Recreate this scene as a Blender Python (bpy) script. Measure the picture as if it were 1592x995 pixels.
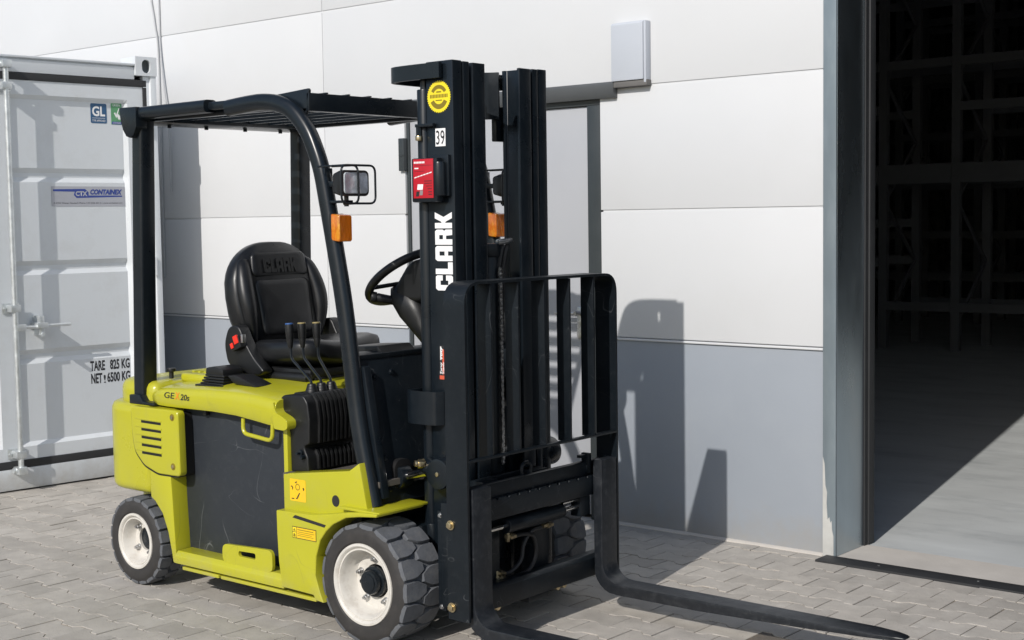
import bpy, bmesh, math, random
from mathutils import Vector, Matrix

for o in list(bpy.data.objects):
    bpy.data.objects.remove(o)
sc = bpy.context.scene
COL = sc.collection
R = math.radians
random.seed(7)

# ------------------------------------------------------------------ camera
FPX = 2187.4
CAM = Vector((3.719, -4.077, 1.56))
yaw, pitch, roll = 2.27067183, 0.0712149, -0.01475414
fw = Vector((math.cos(yaw)*math.cos(pitch), math.sin(yaw)*math.cos(pitch), -math.sin(pitch)))
rt = Vector((math.sin(yaw), -math.cos(yaw), 0))
up = rt.cross(fw)
r2 = rt*math.cos(roll) + up*math.sin(roll)
u2 = up*math.cos(roll) - rt*math.sin(roll)
cd = bpy.data.cameras.new('camera')
cam = bpy.data.objects.new('camera', cd)
COL.objects.link(cam)
cd.sensor_width = 36
cd.lens = FPX/1592*36
cd.clip_end = 2000
cam.matrix_world = Matrix(((r2.x, u2.x, -fw.x, CAM.x), (r2.y, u2.y, -fw.y, CAM.y), (r2.z, u2.z, -fw.z, CAM.z), (0, 0, 0, 1)))
sc.camera = cam

# ------------------------------------------------------------------ sky, sun, exposure
EL = R(34.3)
AZ = Vector((-0.205, 0.979, 0)).normalized()
sd = Vector((AZ.x*math.cos(EL), AZ.y*math.cos(EL), -math.sin(EL)))
world = bpy.data.worlds.new('World')
sc.world = world
world.use_nodes = True
wn = world.node_tree.nodes
wn.clear()
sky = wn.new('ShaderNodeTexSky')
sky.sky_type = 'NISHITA'
sky.sun_disc = False
sky.sun_elevation = EL
sky.sun_rotation = math.atan2(-AZ.x, -AZ.y)
bg = wn.new('ShaderNodeBackground')
bg.inputs['Strength'].default_value = 0.106
wo = wn.new('ShaderNodeOutputWorld')
world.node_tree.links.new(sky.outputs[0], bg.inputs[0])
world.node_tree.links.new(bg.outputs[0], wo.inputs[0])
sl = bpy.data.lights.new('sun', 'SUN')
sl.energy = 3.35
sl.angle = R(0.55)
sl.color = (1.0, 0.955, 0.9)
sun = bpy.data.objects.new('sun', sl)
COL.objects.link(sun)
sun.location = (3, -12, 9)
sun.rotation_euler = sd.to_track_quat('-Z', 'Y').to_euler()
vs = sc.view_settings
vs.view_transform = 'Standard'
vs.look = 'None'
vs.exposure = 0.09
vs.gamma = 1

# ------------------------------------------------------------------ materials
def mat(name, col, rough=0.5, metal=0.0, coat=0.0, var=0.06, vscale=6.0, bump=0.0, bscale=60.0, rvar=0.08,
        dirt_glint=None, dirt_glint_amt=0.0, dirt_glint_scale=8.0, stretch=None, spec=None, trans=0.0, scratch=None, sc_amt=0.0, sc_scale=3.0):
    m = bpy.data.materials.new(name)
    m.use_nodes = True
    nt = m.node_tree
    N, L = nt.nodes, nt.links
    b = N['Principled BSDF']
    b.inputs['Metallic'].default_value = metal
    if coat:
        b.inputs['Coat Weight'].default_value = coat
        b.inputs['Coat Roughness'].default_value = 0.12
    if spec is not None:
        b.inputs['Specular IOR Level'].default_value = spec
    if trans:
        b.inputs['Transmission Weight'].default_value = trans
    tc = N.new('ShaderNodeTexCoord')
    mp = N.new('ShaderNodeMapping')
    if stretch:
        mp.inputs['Scale'].default_value = stretch
    L.new(tc.outputs['Object'], mp.inputs[0])
    n = N.new('ShaderNodeTexNoise')
    n.inputs['Scale'].default_value = vscale
    n.inputs['Detail'].default_value = 6
    n.inputs['Roughness'].default_value = 0.6
    L.new(mp.outputs[0], n.inputs['Vector'])
    mr = N.new('ShaderNodeMapRange')
    mr.inputs[1].default_value = 0.3
    mr.inputs[2].default_value = 0.7
    mr.inputs[3].default_value = 1-var
    mr.inputs[4].default_value = 1+var
    L.new(n.outputs['Fac'], mr.inputs[0])
    mx = N.new('ShaderNodeVectorMath')
    mx.operation = 'SCALE'
    mx.inputs[0].default_value = col
    L.new(mr.outputs[0], mx.inputs['Scale'])
    out = mx.outputs[0]
    if dirt_glint:
        n2 = N.new('ShaderNodeTexNoise')
        n2.inputs['Scale'].default_value = dirt_glint_scale
        n2.inputs['Detail'].default_value = 9
        n2.inputs['Roughness'].default_value = 0.7
        L.new(mp.outputs[0], n2.inputs['Vector'])
        m2 = N.new('ShaderNodeMapRange')
        m2.inputs[1].default_value = 0.5
        m2.inputs[2].default_value = 0.72
        m2.inputs[3].default_value = 0
        m2.inputs[4].default_value = dirt_glint_amt
        L.new(n2.outputs['Fac'], m2.inputs[0])
        mc = N.new('ShaderNodeMix')
        mc.data_type = 'RGBA'
        mc.inputs[7].default_value = (*dirt_glint, 1)
        L.new(m2.outputs[0], mc.inputs[0])
        L.new(out, mc.inputs[6])
        out = mc.outputs[2]
    if scratch:
        for k, rot in enumerate(((0.3, 0.5, 0.2), (1.1, -0.6, 0.9))):
            mp2 = N.new('ShaderNodeMapping')
            mp2.inputs['Rotation'].default_value = rot
            mp2.inputs['Scale'].default_value = (1, 1, 0.35) if k == 0 else (0.4, 1, 1)
            L.new(tc.outputs['Object'], mp2.inputs[0])
            n4 = N.new('ShaderNodeTexNoise')
            n4.inputs['Scale'].default_value = sc_scale*(1+0.7*k)
            n4.inputs['Detail'].default_value = 1.5
            n4.inputs['Distortion'].default_value = 0.6
            L.new(mp2.outputs[0], n4.inputs['Vector'])
            d = N.new('ShaderNodeMath'); d.operation = 'SUBTRACT'; d.inputs[1].default_value = 0.47+0.06*k
            L.new(n4.outputs['Fac'], d.inputs[0])
            ab = N.new('ShaderNodeMath'); ab.operation = 'ABSOLUTE'
            L.new(d.outputs[0], ab.inputs[0])
            r5 = N.new('ShaderNodeMapRange')
            r5.inputs[1].default_value = 0.0; r5.inputs[2].default_value = 0.0045
            r5.inputs[3].default_value = 1.0; r5.inputs[4].default_value = 0.0
            L.new(ab.outputs[0], r5.inputs[0])
            n5 = N.new('ShaderNodeTexNoise')
            n5.inputs['Scale'].default_value = sc_scale*2.4
            n5.inputs['Detail'].default_value = 3
            L.new(mp2.outputs[0], n5.inputs['Vector'])
            r6 = N.new('ShaderNodeMapRange')
            r6.inputs[1].default_value = 0.52; r6.inputs[2].default_value = 0.64
            r6.inputs[3].default_value = 0.0; r6.inputs[4].default_value = sc_amt
            L.new(n5.outputs['Fac'], r6.inputs[0])
            mu = N.new('ShaderNodeMath'); mu.operation = 'MULTIPLY'
            L.new(r5.outputs[0], mu.inputs[0]); L.new(r6.outputs[0], mu.inputs[1])
            mc = N.new('ShaderNodeMix'); mc.data_type = 'RGBA'
            mc.inputs[7].default_value = (*scratch, 1)
            L.new(mu.outputs[0], mc.inputs[0]); L.new(out, mc.inputs[6])
            out = mc.outputs[2]
    L.new(out, b.inputs['Base Color'])
    mr3 = N.new('ShaderNodeMapRange')
    mr3.inputs[1].default_value = 0.3
    mr3.inputs[2].default_value = 0.7
    mr3.inputs[3].default_value = max(0.02, rough-rvar)
    mr3.inputs[4].default_value = min(1, rough+rvar)
    L.new(n.outputs['Fac'], mr3.inputs[0])
    L.new(mr3.outputs[0], b.inputs['Roughness'])
    if bump:
        nb = N.new('ShaderNodeTexNoise')
        nb.inputs['Scale'].default_value = bscale
        nb.inputs['Detail'].default_value = 5
        L.new(mp.outputs[0], nb.inputs['Vector'])
        bp = N.new('ShaderNodeBump')
        bp.inputs['Strength'].default_value = bump
        bp.inputs['Distance'].default_value = 0.01
        L.new(nb.outputs['Fac'], bp.inputs['Height'])
        L.new(bp.outputs[0], b.inputs['Normal'])
    return m

YEL = mat('lime_paint', (0.440, 0.424, 0.017), 0.34, coat=0.4, var=0.03, vscale=2.5, dirt_glint=(0.36, 0.34, 0.11), dirt_glint_amt=0.2, dirt_glint_scale=11, scratch=(0.20, 0.19, 0.05), sc_amt=0.35, sc_scale=4)
BLK = mat('black_blue_paint', (0.0060, 0.0095, 0.0135), 0.31, spec=0.42, var=0.08, vscale=5, dirt_glint=(0.02, 0.024, 0.028), dirt_glint_amt=0.25, dirt_glint_scale=40)
BLKW = mat('worn_black_paint', (0.0055, 0.0085, 0.0118), 0.40, spec=0.32, var=0.1, vscale=6, dirt_glint=(0.022, 0.025, 0.029), dirt_glint_amt=0.3, dirt_glint_scale=45, scratch=(0.10, 0.105, 0.11), sc_amt=0.5, sc_scale=7)
FORKM = mat('fork_steel', (0.011, 0.0135, 0.0175), 0.40, var=0.15, vscale=12, dirt_glint=(0.06, 0.064, 0.07), dirt_glint_amt=0.4, dirt_glint_scale=35, scratch=(0.12, 0.12, 0.12), sc_amt=0.4, sc_scale=9, bump=0.12, bscale=40)
PLA = mat('black_plastic', (0.0065, 0.007, 0.0078), 0.45, var=0.1, vscale=14, bump=0.05, bscale=300, dirt_glint=(0.018, 0.019, 0.020), dirt_glint_amt=0.25, dirt_glint_scale=25)
VIN = mat('seat_vinyl', (0.0085, 0.0092, 0.0105), 0.34, spec=0.45, var=0.08, vscale=10, bump=0.05, bscale=350)
BAT = mat('battery_panel_paint', (0.0245, 0.029, 0.036), 0.5, spec=0.35, var=0.04, vscale=3, dirt_glint=(0.075, 0.08, 0.085), dirt_glint_amt=0.16, dirt_glint_scale=30, scratch=(0.22, 0.23, 0.24), sc_amt=0.55, sc_scale=5)
DARK = mat('dark_void', (0.004, 0.004, 0.005), 0.7)
RUBT = mat('tread_rubber', (0.098, 0.104, 0.115), 0.85, var=0.18, vscale=18, bump=0.15, bscale=120, dirt_glint=(0.20, 0.195, 0.185), dirt_glint_amt=0.4, dirt_glint_scale=22)
RUB = mat('sidewall_rubber', (0.028, 0.026, 0.025), 0.7, var=0.15, vscale=20, dirt_glint=(0.07, 0.063, 0.056), dirt_glint_amt=0.4, dirt_glint_scale=12)
RIM = mat('cream_rim_paint', (0.60, 0.575, 0.525), 0.45, var=0.05, vscale=14, dirt_glint=(0.33, 0.28, 0.22), dirt_glint_amt=0.45, dirt_glint_scale=20)
CHR = mat('chrome', (0.75, 0.75, 0.74), 0.16, metal=1.0, var=0.04, rvar=0.04)
ZIN = mat('zinc_bolt', (0.62, 0.52, 0.33), 0.32, metal=1.0, var=0.1, vscale=30)
STE = mat('bare_steel', (0.5, 0.5, 0.5), 0.38, metal=1.0, var=0.15, vscale=30)
AMB = mat('amber_lens', (0.62, 0.15, 0.004), 0.12, var=0.3, vscale=22, coat=0.8, trans=0.2, dirt_glint=(0.95, 0.52, 0.04), dirt_glint_amt=0.9, dirt_glint_scale=26, stretch=(1, 1, 0.45), bump=0.25, bscale=90)  # streaks mixed into the colour imitate light glinting inside the lens
LENS = mat('lamp_lens', (0.45, 0.48, 0.51), 0.10, var=0.3, vscale=16, coat=0.8, dirt_glint=(0.75, 0.82, 0.92), dirt_glint_amt=0.9, dirt_glint_scale=18, bump=0.2, bscale=80)  # pale patches in the colour imitate bright reflections in the glass
REDP = mat('red_face', (0.46, 0.010, 0.022), 0.42, var=0.05)
REDB = mat('red_button', (0.75, 0.03, 0.015), 0.4)
WHT = mat('white_print', (0.80, 0.80, 0.80), 0.5, var=0.03)
YST = mat('yellow_sticker', (0.82, 0.66, 0.02), 0.45, var=0.05, dirt_glint=(0.45, 0.35, 0.08), dirt_glint_amt=0.3)
YSO = mat('amber_sticker', (0.80, 0.50, 0.012), 0.45, var=0.05, dirt_glint=(0.45, 0.35, 0.08), dirt_glint_amt=0.3)
INK = mat('black_print', (0.018, 0.018, 0.02), 0.5)
INKY = mat('dark_yellow_print', (0.20, 0.15, 0.01), 0.5)
ORG = mat('orange_print', (0.8, 0.22, 0.02), 0.5)
BLU = mat('blue_print', (0.02, 0.09, 0.20), 0.45)
NAVY = mat('navy_print', (0.03, 0.06, 0.28), 0.45)
GRN = mat('green_print', (0.10, 0.30, 0.14), 0.45, var=0.2, vscale=20)
KNB = mat('blue_knob', (0.03, 0.10, 0.30), 0.4)
KNY = mat('tan_knob', (0.30, 0.24, 0.10), 0.4)
PLQ = mat('silver_plate', (0.42, 0.43, 0.47), 0.4, metal=0.2, var=0.04)
MATF = mat('floor_mat', (0.09, 0.08, 0.07), 0.8, var=0.2, vscale=20)
CON = mat('container_paint', (0.63, 0.66, 0.685), 0.38, var=0.02, vscale=2, dirt_glint=(0.45, 0.45, 0.44), dirt_glint_amt=0.3, dirt_glint_scale=4)
GSK = mat('rubber_gasket', (0.022, 0.023, 0.025), 0.65, var=0.1)
GAL = mat('galvanised_bar', (0.62, 0.65, 0.66), 0.42, metal=0.7, var=0.14, vscale=25)
ALU = mat('aluminium', (0.62, 0.63, 0.64), 0.3, metal=0.9, var=0.05)
WALL = mat('white_wall_panel', (0.60, 0.61, 0.622), 0.5, var=0.015, vscale=1.2, bump=0.02, bscale=25, dirt_glint=(0.57, 0.575, 0.575), dirt_glint_amt=0.35, dirt_glint_scale=1.5)
PLIN = mat('grey_plinth', (0.285, 0.313, 0.352), 0.55, var=0.025, vscale=1.5, bump=0.03, bscale=60, dirt_glint=(0.325, 0.35, 0.38), dirt_glint_amt=0.35, dirt_glint_scale=2.2)
DOORM = mat('grey_door_paint', (0.385, 0.396, 0.42), 0.4, var=0.02, vscale=2)
DFR = mat('dark_frame', (0.036, 0.043, 0.046), 0.4, var=0.06)
CAN = mat('canopy_grey', (0.075, 0.081, 0.086), 0.42, var=0.05)
JAMB = mat('galvanised_sheet', (0.40, 0.47, 0.52), 0.28, metal=0.96, var=0.16, vscale=3, stretch=(1, 1, 0.35), dirt_glint=(0.62, 0.63, 0.62), dirt_glint_amt=0.22, dirt_glint_scale=5)
JAMF = mat('flange_sheet', (0.225, 0.27, 0.30), 0.36, metal=0.35, var=0.14, vscale=3, stretch=(1, 1, 0.3), dirt_glint=(0.34, 0.38, 0.40), dirt_glint_amt=0.3, dirt_glint_scale=6)
JAMW = mat('primer_patch', (0.46, 0.46, 0.44), 0.6, var=0.08, vscale=14)
INT = mat('interior_wall', (0.26, 0.27, 0.28), 0.8, var=0.1, vscale=0.6)
RACK = mat('rack_paint', (0.095, 0.10, 0.108), 0.6, var=0.12, vscale=3)
LAMPB = mat('wall_box_paint', (0.47, 0.50, 0.55), 0.45, var=0.02, vscale=4)
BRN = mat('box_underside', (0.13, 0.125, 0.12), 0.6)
CBL = mat('grey_cable', (0.45, 0.46, 0.47), 0.5)
HOSE = mat('rubber_hose', (0.016, 0.016, 0.017), 0.5, var=0.1)

def paver_mat():
    m = mat('concrete_paver', (0.400, 0.373, 0.334), 0.85, var=0.13, vscale=9, bump=0.16, bscale=170,
            dirt_glint=(0.54, 0.515, 0.475), dirt_glint_amt=0.45, dirt_glint_scale=3.0)
    nt = m.node_tree
    N, L = nt.nodes, nt.links
    b = N['Principled BSDF']
    geo = N.new('ShaderNodeTexCoord')
    oi = N.new('ShaderNodeObjectInfo')
    at = N.new('ShaderNodeAttribute')
    at.attribute_name = 'rnd'
    # position in the world, so every stone shows a different patch of the same wear
    g = N.new('ShaderNodeNewGeometry')
    for n in N:
        if n.type == 'MAPPING':
            L.new(g.outputs['Position'], n.inputs[0])
    ad = N.new('ShaderNodeMath')
    ad.operation = 'ADD'
    L.new(oi.outputs['Random'], ad.inputs[0])
    L.new(at.outputs['Fac'], ad.inputs[1])
    fr = N.new('ShaderNodeMath')
    fr.operation = 'FRACT'
    L.new(ad.outputs[0], fr.inputs[0])
    mr = N.new('ShaderNodeMapRange')
    mr.inputs[3].default_value = 0.89
    mr.inputs[4].default_value = 1.08
    L.new(fr.outputs[0], mr.inputs[0])
    sl_ = b.inputs['Base Color'].links[0].from_socket
    sc_ = N.new('ShaderNodeVectorMath')
    sc_.operation = 'SCALE'
    L.new(sl_, sc_.inputs[0])
    L.new(mr.outputs[0], sc_.inputs['Scale'])
    # grit specks and dull stains
    n6 = N.new('ShaderNodeTexNoise'); n6.inputs['Scale'].default_value = 130; n6.inputs['Detail'].default_value = 2
    L.new(g.outputs['Position'], n6.inputs['Vector'])
    q6 = N.new('ShaderNodeMapRange'); q6.inputs[1].default_value = 0.64; q6.inputs[2].default_value = 0.72; q6.inputs[3].default_value = 0; q6.inputs[4].default_value = 0.5
    L.new(n6.outputs['Fac'], q6.inputs[0])
    n7 = N.new('ShaderNodeTexNoise'); n7.inputs['Scale'].default_value = 1.1; n7.inputs['Detail'].default_value = 8; n7.inputs['Roughness'].default_value = 0.7
    L.new(g.outputs['Position'], n7.inputs['Vector'])
    q7 = N.new('ShaderNodeMapRange'); q7.inputs[1].default_value = 0.52; q7.inputs[2].default_value = 0.75; q7.inputs[3].default_value = 0; q7.inputs[4].default_value = 0.35
    L.new(n7.outputs['Fac'], q7.inputs[0])
    mx6 = N.new('ShaderNodeMix'); mx6.data_type = 'RGBA'; mx6.inputs[7].default_value = (0.13, 0.12, 0.105, 1)
    L.new(q6.outputs[0], mx6.inputs[0]); L.new(sc_.outputs[0], mx6.inputs[6])
    mx7 = N.new('ShaderNodeMix'); mx7.data_type = 'RGBA'; mx7.inputs[7].default_value = (0.22, 0.205, 0.185, 1)
    L.new(q7.outputs[0], mx7.inputs[0]); L.new(mx6.outputs[2], mx7.inputs[6])
    L.new(mx7.outputs[2], b.inputs['Base Color'])
    return m
PAV = paver_mat()
def splash(m, col, h, amt):
    """dried mud splashes low on an upright surface, ragged upper edge"""
    N, L = m.node_tree.nodes, m.node_tree.links
    b = N['Principled BSDF']
    src = b.inputs['Base Color'].links[0].from_socket
    g = N.new('ShaderNodeNewGeometry')
    sp = N.new('ShaderNodeSeparateXYZ')
    L.new(g.outputs['Position'], sp.inputs[0])
    n = N.new('ShaderNodeTexNoise'); n.inputs['Scale'].default_value = 9; n.inputs['Detail'].default_value = 9; n.inputs['Roughness'].default_value = 0.75
    L.new(g.outputs['Position'], n.inputs['Vector'])
    r = N.new('ShaderNodeMapRange'); r.inputs[1].default_value = 0; r.inputs[2].default_value = h; r.inputs[3].default_value = 0.42; r.inputs[4].default_value = -0.25
    L.new(sp.outputs['Z'], r.inputs[0])
    a = N.new('ShaderNodeMath'); a.operation = 'ADD'
    L.new(n.outputs['Fac'], a.inputs[0]); L.new(r.outputs[0], a.inputs[1])
    q = N.new('ShaderNodeMapRange'); q.inputs[1].default_value = 0.55; q.inputs[2].default_value = 0.95; q.inputs[3].default_value = 0; q.inputs[4].default_value = amt
    L.new(a.outputs[0], q.inputs[0])
    mx = N.new('ShaderNodeMix'); mx.data_type = 'RGBA'; mx.inputs[7].default_value = (*col, 1)
    L.new(q.outputs[0], mx.inputs[0]); L.new(src, mx.inputs[6]); L.new(mx.outputs[2], b.inputs['Base Color'])
splash(PLIN, (0.30, 0.285, 0.26), 0.3, 0.6)
splash(CON, (0.40, 0.37, 0.32), 0.3, 0.5)
splash(YEL, (0.33, 0.30, 0.16), 0.35, 0.5)
splash(BAT, (0.12, 0.115, 0.10), 0.4, 0.5)
SAND = mat('joint_sand', (0.12, 0.105, 0.09), 0.95, var=0.3, vscale=3, dirt_glint=(0.42, 0.31, 0.20), dirt_glint_amt=0.95, dirt_glint_scale=2.3, bump=0.3, bscale=120)
FLOOR = mat('power_floated_concrete', (0.50, 0.52, 0.52), 0.55, var=0.10, vscale=1.6, dirt_glint=(0.27, 0.29, 0.30), dirt_glint_amt=0.6, dirt_glint_scale=2.2, stretch=(0.6, 1.6, 1))
APR = mat('threshold_concrete', (0.50, 0.47, 0.43), 0.85, var=0.08, vscale=4, bump=0.1, bscale=90)

# ------------------------------------------------------------------ mesh helpers
OFF = {}
def attach(o, parent):
    o.parent = parent
    if parent.name in OFF:
        o.matrix_parent_inverse = Matrix.Translation(-OFF[parent.name])

def bake(bm, sharp=32):
    a = R(sharp)
    bm.normal_update()
    for f in bm.faces:
        f.smooth = True
    for e in bm.edges:
        e.smooth = len(e.link_faces) == 2 and e.calc_face_angle(0) < a

def obj(name, bm, m, parent=None, sharp=32, recalc=True):
    if recalc:
        bmesh.ops.recalc_face_normals(bm, faces=bm.faces)
    bake(bm, sharp)
    me = bpy.data.meshes.new(name)
    bm.to_mesh(me)
    bm.free()
    for x in (m if isinstance(m, (list, tuple)) else [m]):
        me.materials.append(x)
    o = bpy.data.objects.new(name, me)
    COL.objects.link(o)
    if parent:
        attach(o, parent)
    return o

def empty(name, loc=(0, 0, 0), world_parts=True):
    o = bpy.data.objects.new(name, None)
    COL.objects.link(o)
    o.location = loc
    o.empty_display_size = 0.2
    if world_parts:
        OFF[o.name] = Vector(loc)
    return o

def tag(o, label=None, cat=None, group=None, kind=None):
    if label: o['label'] = label
    if cat: o['category'] = cat
    if group: o['group'] = group
    if kind: o['kind'] = kind
    return o

def merge(bm, t, bev=0, seg=2, ang=25):
    bmesh.ops.recalc_face_normals(t, faces=t.faces)
    if bev:
        es = [e for e in t.edges if len(e.link_faces) == 2 and e.calc_face_angle(0) > R(ang)]
        bmesh.ops.bevel(t, geom=es, offset=bev, segments=seg, profile=0.6, affect='EDGES', clamp_overlap=True)
    me = bpy.data.meshes.new('tmp')
    t.to_mesh(me)
    t.free()
    bm.from_mesh(me)
    bpy.data.meshes.remove(me)
    return bm

def B():
    return bmesh.new()

def pr(bm, pts, axis, a, b, bev=0, seg=2, ang=25):
    t = B()
    def p(u, v, w):
        return {'y': (u, w, v), 'x': (w, u, v), 'z': (u, v, w)}[axis]
    lo = [t.verts.new(p(u, v, a)) for u, v in pts]
    hi = [t.verts.new(p(u, v, b)) for u, v in pts]
    n = len(pts)
    t.faces.new(lo)
    t.faces.new(hi[::-1])
    for i in range(n):
        t.faces.new((lo[i], hi[i], hi[(i+1) % n], lo[(i+1) % n]))
    return merge(bm, t, bev, seg, ang)

def bx(bm, x0, x1, y0, y1, z0, z1, bev=0, seg=2):
    return pr(bm, [(x0, y0), (x1, y0), (x1, y1), (x0, y1)], 'z', z0, z1, bev, seg)

def ring_plate(bm, outer, inner, axis, a, b, bev=0):
    t = B()
    def p(u, v, w):
        return {'y': (u, w, v), 'x': (w, u, v), 'z': (u, v, w)}[axis]
    n = len(outer)
    L = [[t.verts.new(p(u, v, w)) for u, v in pts] for pts in (outer, inner) for w in (a, b)]
    oa, ob, ia, ib = L
    for i in range(n):
        j = (i+1) % n
        t.faces.new((oa[i], oa[j], ob[j], ob[i]))
        t.faces.new((ia[i], ib[i], ib[j], ia[j]))
        t.faces.new((oa[i], ia[i], ia[j], oa[j]))
        t.faces.new((ob[i], ob[j], ib[j], ib[i]))
    return merge(bm, t, bev)

def rrect(x0, x1, z0, z1, r, n=5):
    out = []
    for cx, cz, a0 in ((x1-r, z1-r, 0), (x0+r, z1-r, 90), (x0+r, z0+r, 180), (x1-r, z0+r, 270)):
        for i in range(n):
            a = R(a0+90*i/(n-1))
            out.append((cx+r*math.cos(a), cz+r*math.sin(a)))
    return out

def fillet(pts, r, n=5, closed=False):
    P = [Vector(p) for p in pts]
    out = []
    N = len(P)
    for i in range(N):
        if not closed and i in (0, N-1):
            out.append(P[i])
            continue
        a, b, c = P[i-1], P[i], P[(i+1) % N]
        d1 = (a-b); d2 = (c-b)
        rr = min(r, d1.length*0.48, d2.length*0.48)
        p1 = b+d1.normalized()*rr; p2 = b+d2.normalized()*rr
        for k in range(n+1):
            t = k/n
            out.append(p1*(1-t)**2 + b*2*t*(1-t) + p2*t*t)
    return out

def fil2(pts, r, n=4):
    return [(p.x, p.y) for p in fillet([(a, b, 0) for a, b in pts], r, n, True)]

def smooth_path(pts, n=6):
    P = [Vector(p) for p in pts]
    out = []
    for i in range(len(P)-1):
        p0 = P[max(i-1, 0)]; p1 = P[i]; p2 = P[i+1]; p3 = P[min(i+2, len(P)-1)]
        for k in range(n):
            t = k/n
            out.append(0.5*((2*p1)+(p2-p0)*t+(2*p0-5*p1+4*p2-p3)*t*t+(3*p1-p0-3*p2+p3)*t**3))
    out.append(P[-1])
    return out

def sweep(bm, path, sec, closed=False, upv=None, cap=True):
    """sec: list of (side, up) offsets; frames by parallel transport or a fixed side vector."""
    P = [Vector(p) for p in path]
    n = len(P)
    rings = []
    prev = None
    for i in range(n):
        if closed:
            t = (P[(i+1) % n]-P[i-1]).normalized()
        else:
            t = (P[min(i+1, n-1)]-P[max(i-1, 0)]).normalized()
        if upv is not None:
            s = Vector(upv).normalized()
            s = (s - t*s.dot(t)).normalized()
        elif prev is None:
            s = Vector((0, 0, 1)) if abs(t.z) < 0.9 else Vector((1, 0, 0))
            s = (s-t*s.dot(t)).normalized()
        else:
            s = (prev-t*prev.dot(t)).normalized()
        prev = s
        w = t.cross(s)
        rings.append([bm.verts.new(P[i]+s*a+w*b) for a, b in sec])
    m = len(sec)
    for i in range(n if closed else n-1):
        a, b = rings[i], rings[(i+1) % n]
        for k in range(m):
            bm.faces.new((a[k], a[(k+1) % m], b[(k+1) % m], b[k]))
    if cap and not closed:
        bm.faces.new(rings[0][::-1])
        bm.faces.new(rings[-1])
    return bm

def circ(r, n=10, r2=None):
    return [(r*math.cos(2*math.pi*i/n), (r2 or r)*math.sin(2*math.pi*i/n)) for i in range(n)]

def tube(bm, path, r, n=10, closed=False):
    return sweep(bm, path, circ(r, n), closed)

def cyl(bm, p0, p1, r, n=20, r1=None, bev=0.0):
    p0, p1 = Vector(p0), Vector(p1)
    t = B()
    ax = (p1-p0).normalized()
    s = Vector((0, 0, 1)) if abs(ax.z) < 0.9 else Vector((1, 0, 0))
    s = (s-ax*s.dot(ax)).normalized()
    w = ax.cross(s)
    r1 = r if r1 is None else r1
    A = [t.verts.new(p0+(s*math.cos(2*math.pi*i/n)+w*math.sin(2*math.pi*i/n))*r) for i in range(n)]
    C = [t.verts.new(p1+(s*math.cos(2*math.pi*i/n)+w*math.sin(2*math.pi*i/n))*r1) for i in range(n)]
    t.faces.new(A[::-1]); t.faces.new(C)
    for i in range(n):
        t.faces.new((A[i], A[(i+1) % n], C[(i+1) % n], C[i]))
    return merge(bm, t, bev, 2, 50)

def lathe_y(bm, prof, n=48):
    """prof: (radius, y) points turned about the y axis"""
    rings = []
    for r, y in prof:
        if r < 1e-6:
            rings.append([bm.verts.new((0, y, 0))])
        else:
            rings.append([bm.verts.new((r*math.cos(2*math.pi*i/n), y, r*math.sin(2*math.pi*i/n))) for i in range(n)])
    for a, b in zip(rings, rings[1:]):
        for i in range(n):
            j = (i+1) % n
            if len(a) == 1 and len(b) == 1: continue
            if len(a) == 1: bm.faces.new((a[0], b[j], b[i]))
            elif len(b) == 1: bm.faces.new((a[i], a[j], b[0]))
            else: bm.faces.new((a[i], a[j], b[j], b[i]))
    return bm

def loft(bm, secs, cap=True, closed=True):
    rings = [[bm.verts.new(p) for p in s] for s in secs]
    m = len(secs[0])
    for a, b in zip(rings, rings[1:]):
        for k in range(m if closed else m-1):
            bm.faces.new((a[k], a[(k+1) % m], b[(k+1) % m], b[k]))
    if cap:
        bm.faces.new(rings[0][::-1])
        bm.faces.new(rings[-1])
    return bm

def mirror_copy(o, name=None):
    """the same part on the other side of the truck (y -> -y)"""
    me = o.data.copy()
    me.transform(Matrix.Scale(-1, 4, (0, 1, 0)))
    me.flip_normals()
    c = bpy.data.objects.new(name or o.name.split('.')[0], me)
    COL.objects.link(c)
    if o.parent:
        attach(c, o.parent)
    return c

# frames for flat print: origin, right, up -> 4x4
def frame(o, right, upv, off=0.0):
    r = Vector(right).normalized(); u = Vector(upv).normalized(); n = r.cross(u)
    o = Vector(o)+n*off
    return Matrix(((r.x, u.x, n.x, o.x), (r.y, u.y, n.y, o.y), (r.z, u.z, n.z, o.z), (0, 0, 0, 1)))

def print_polys(name, polys, F, m, parent, th=0.0012):
    """polys in the print plane, raised by th"""
    bm = B()
    for pts in polys:
        pr(bm, pts, 'z', 0, th)
    bmesh.ops.transform(bm, matrix=F, verts=bm.verts)
    return obj(name, bm, m, parent)

def rect(x0, x1, y0, y1):
    return [(x0, y0), (x1, y0), (x1, y1), (x0, y1)]

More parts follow.
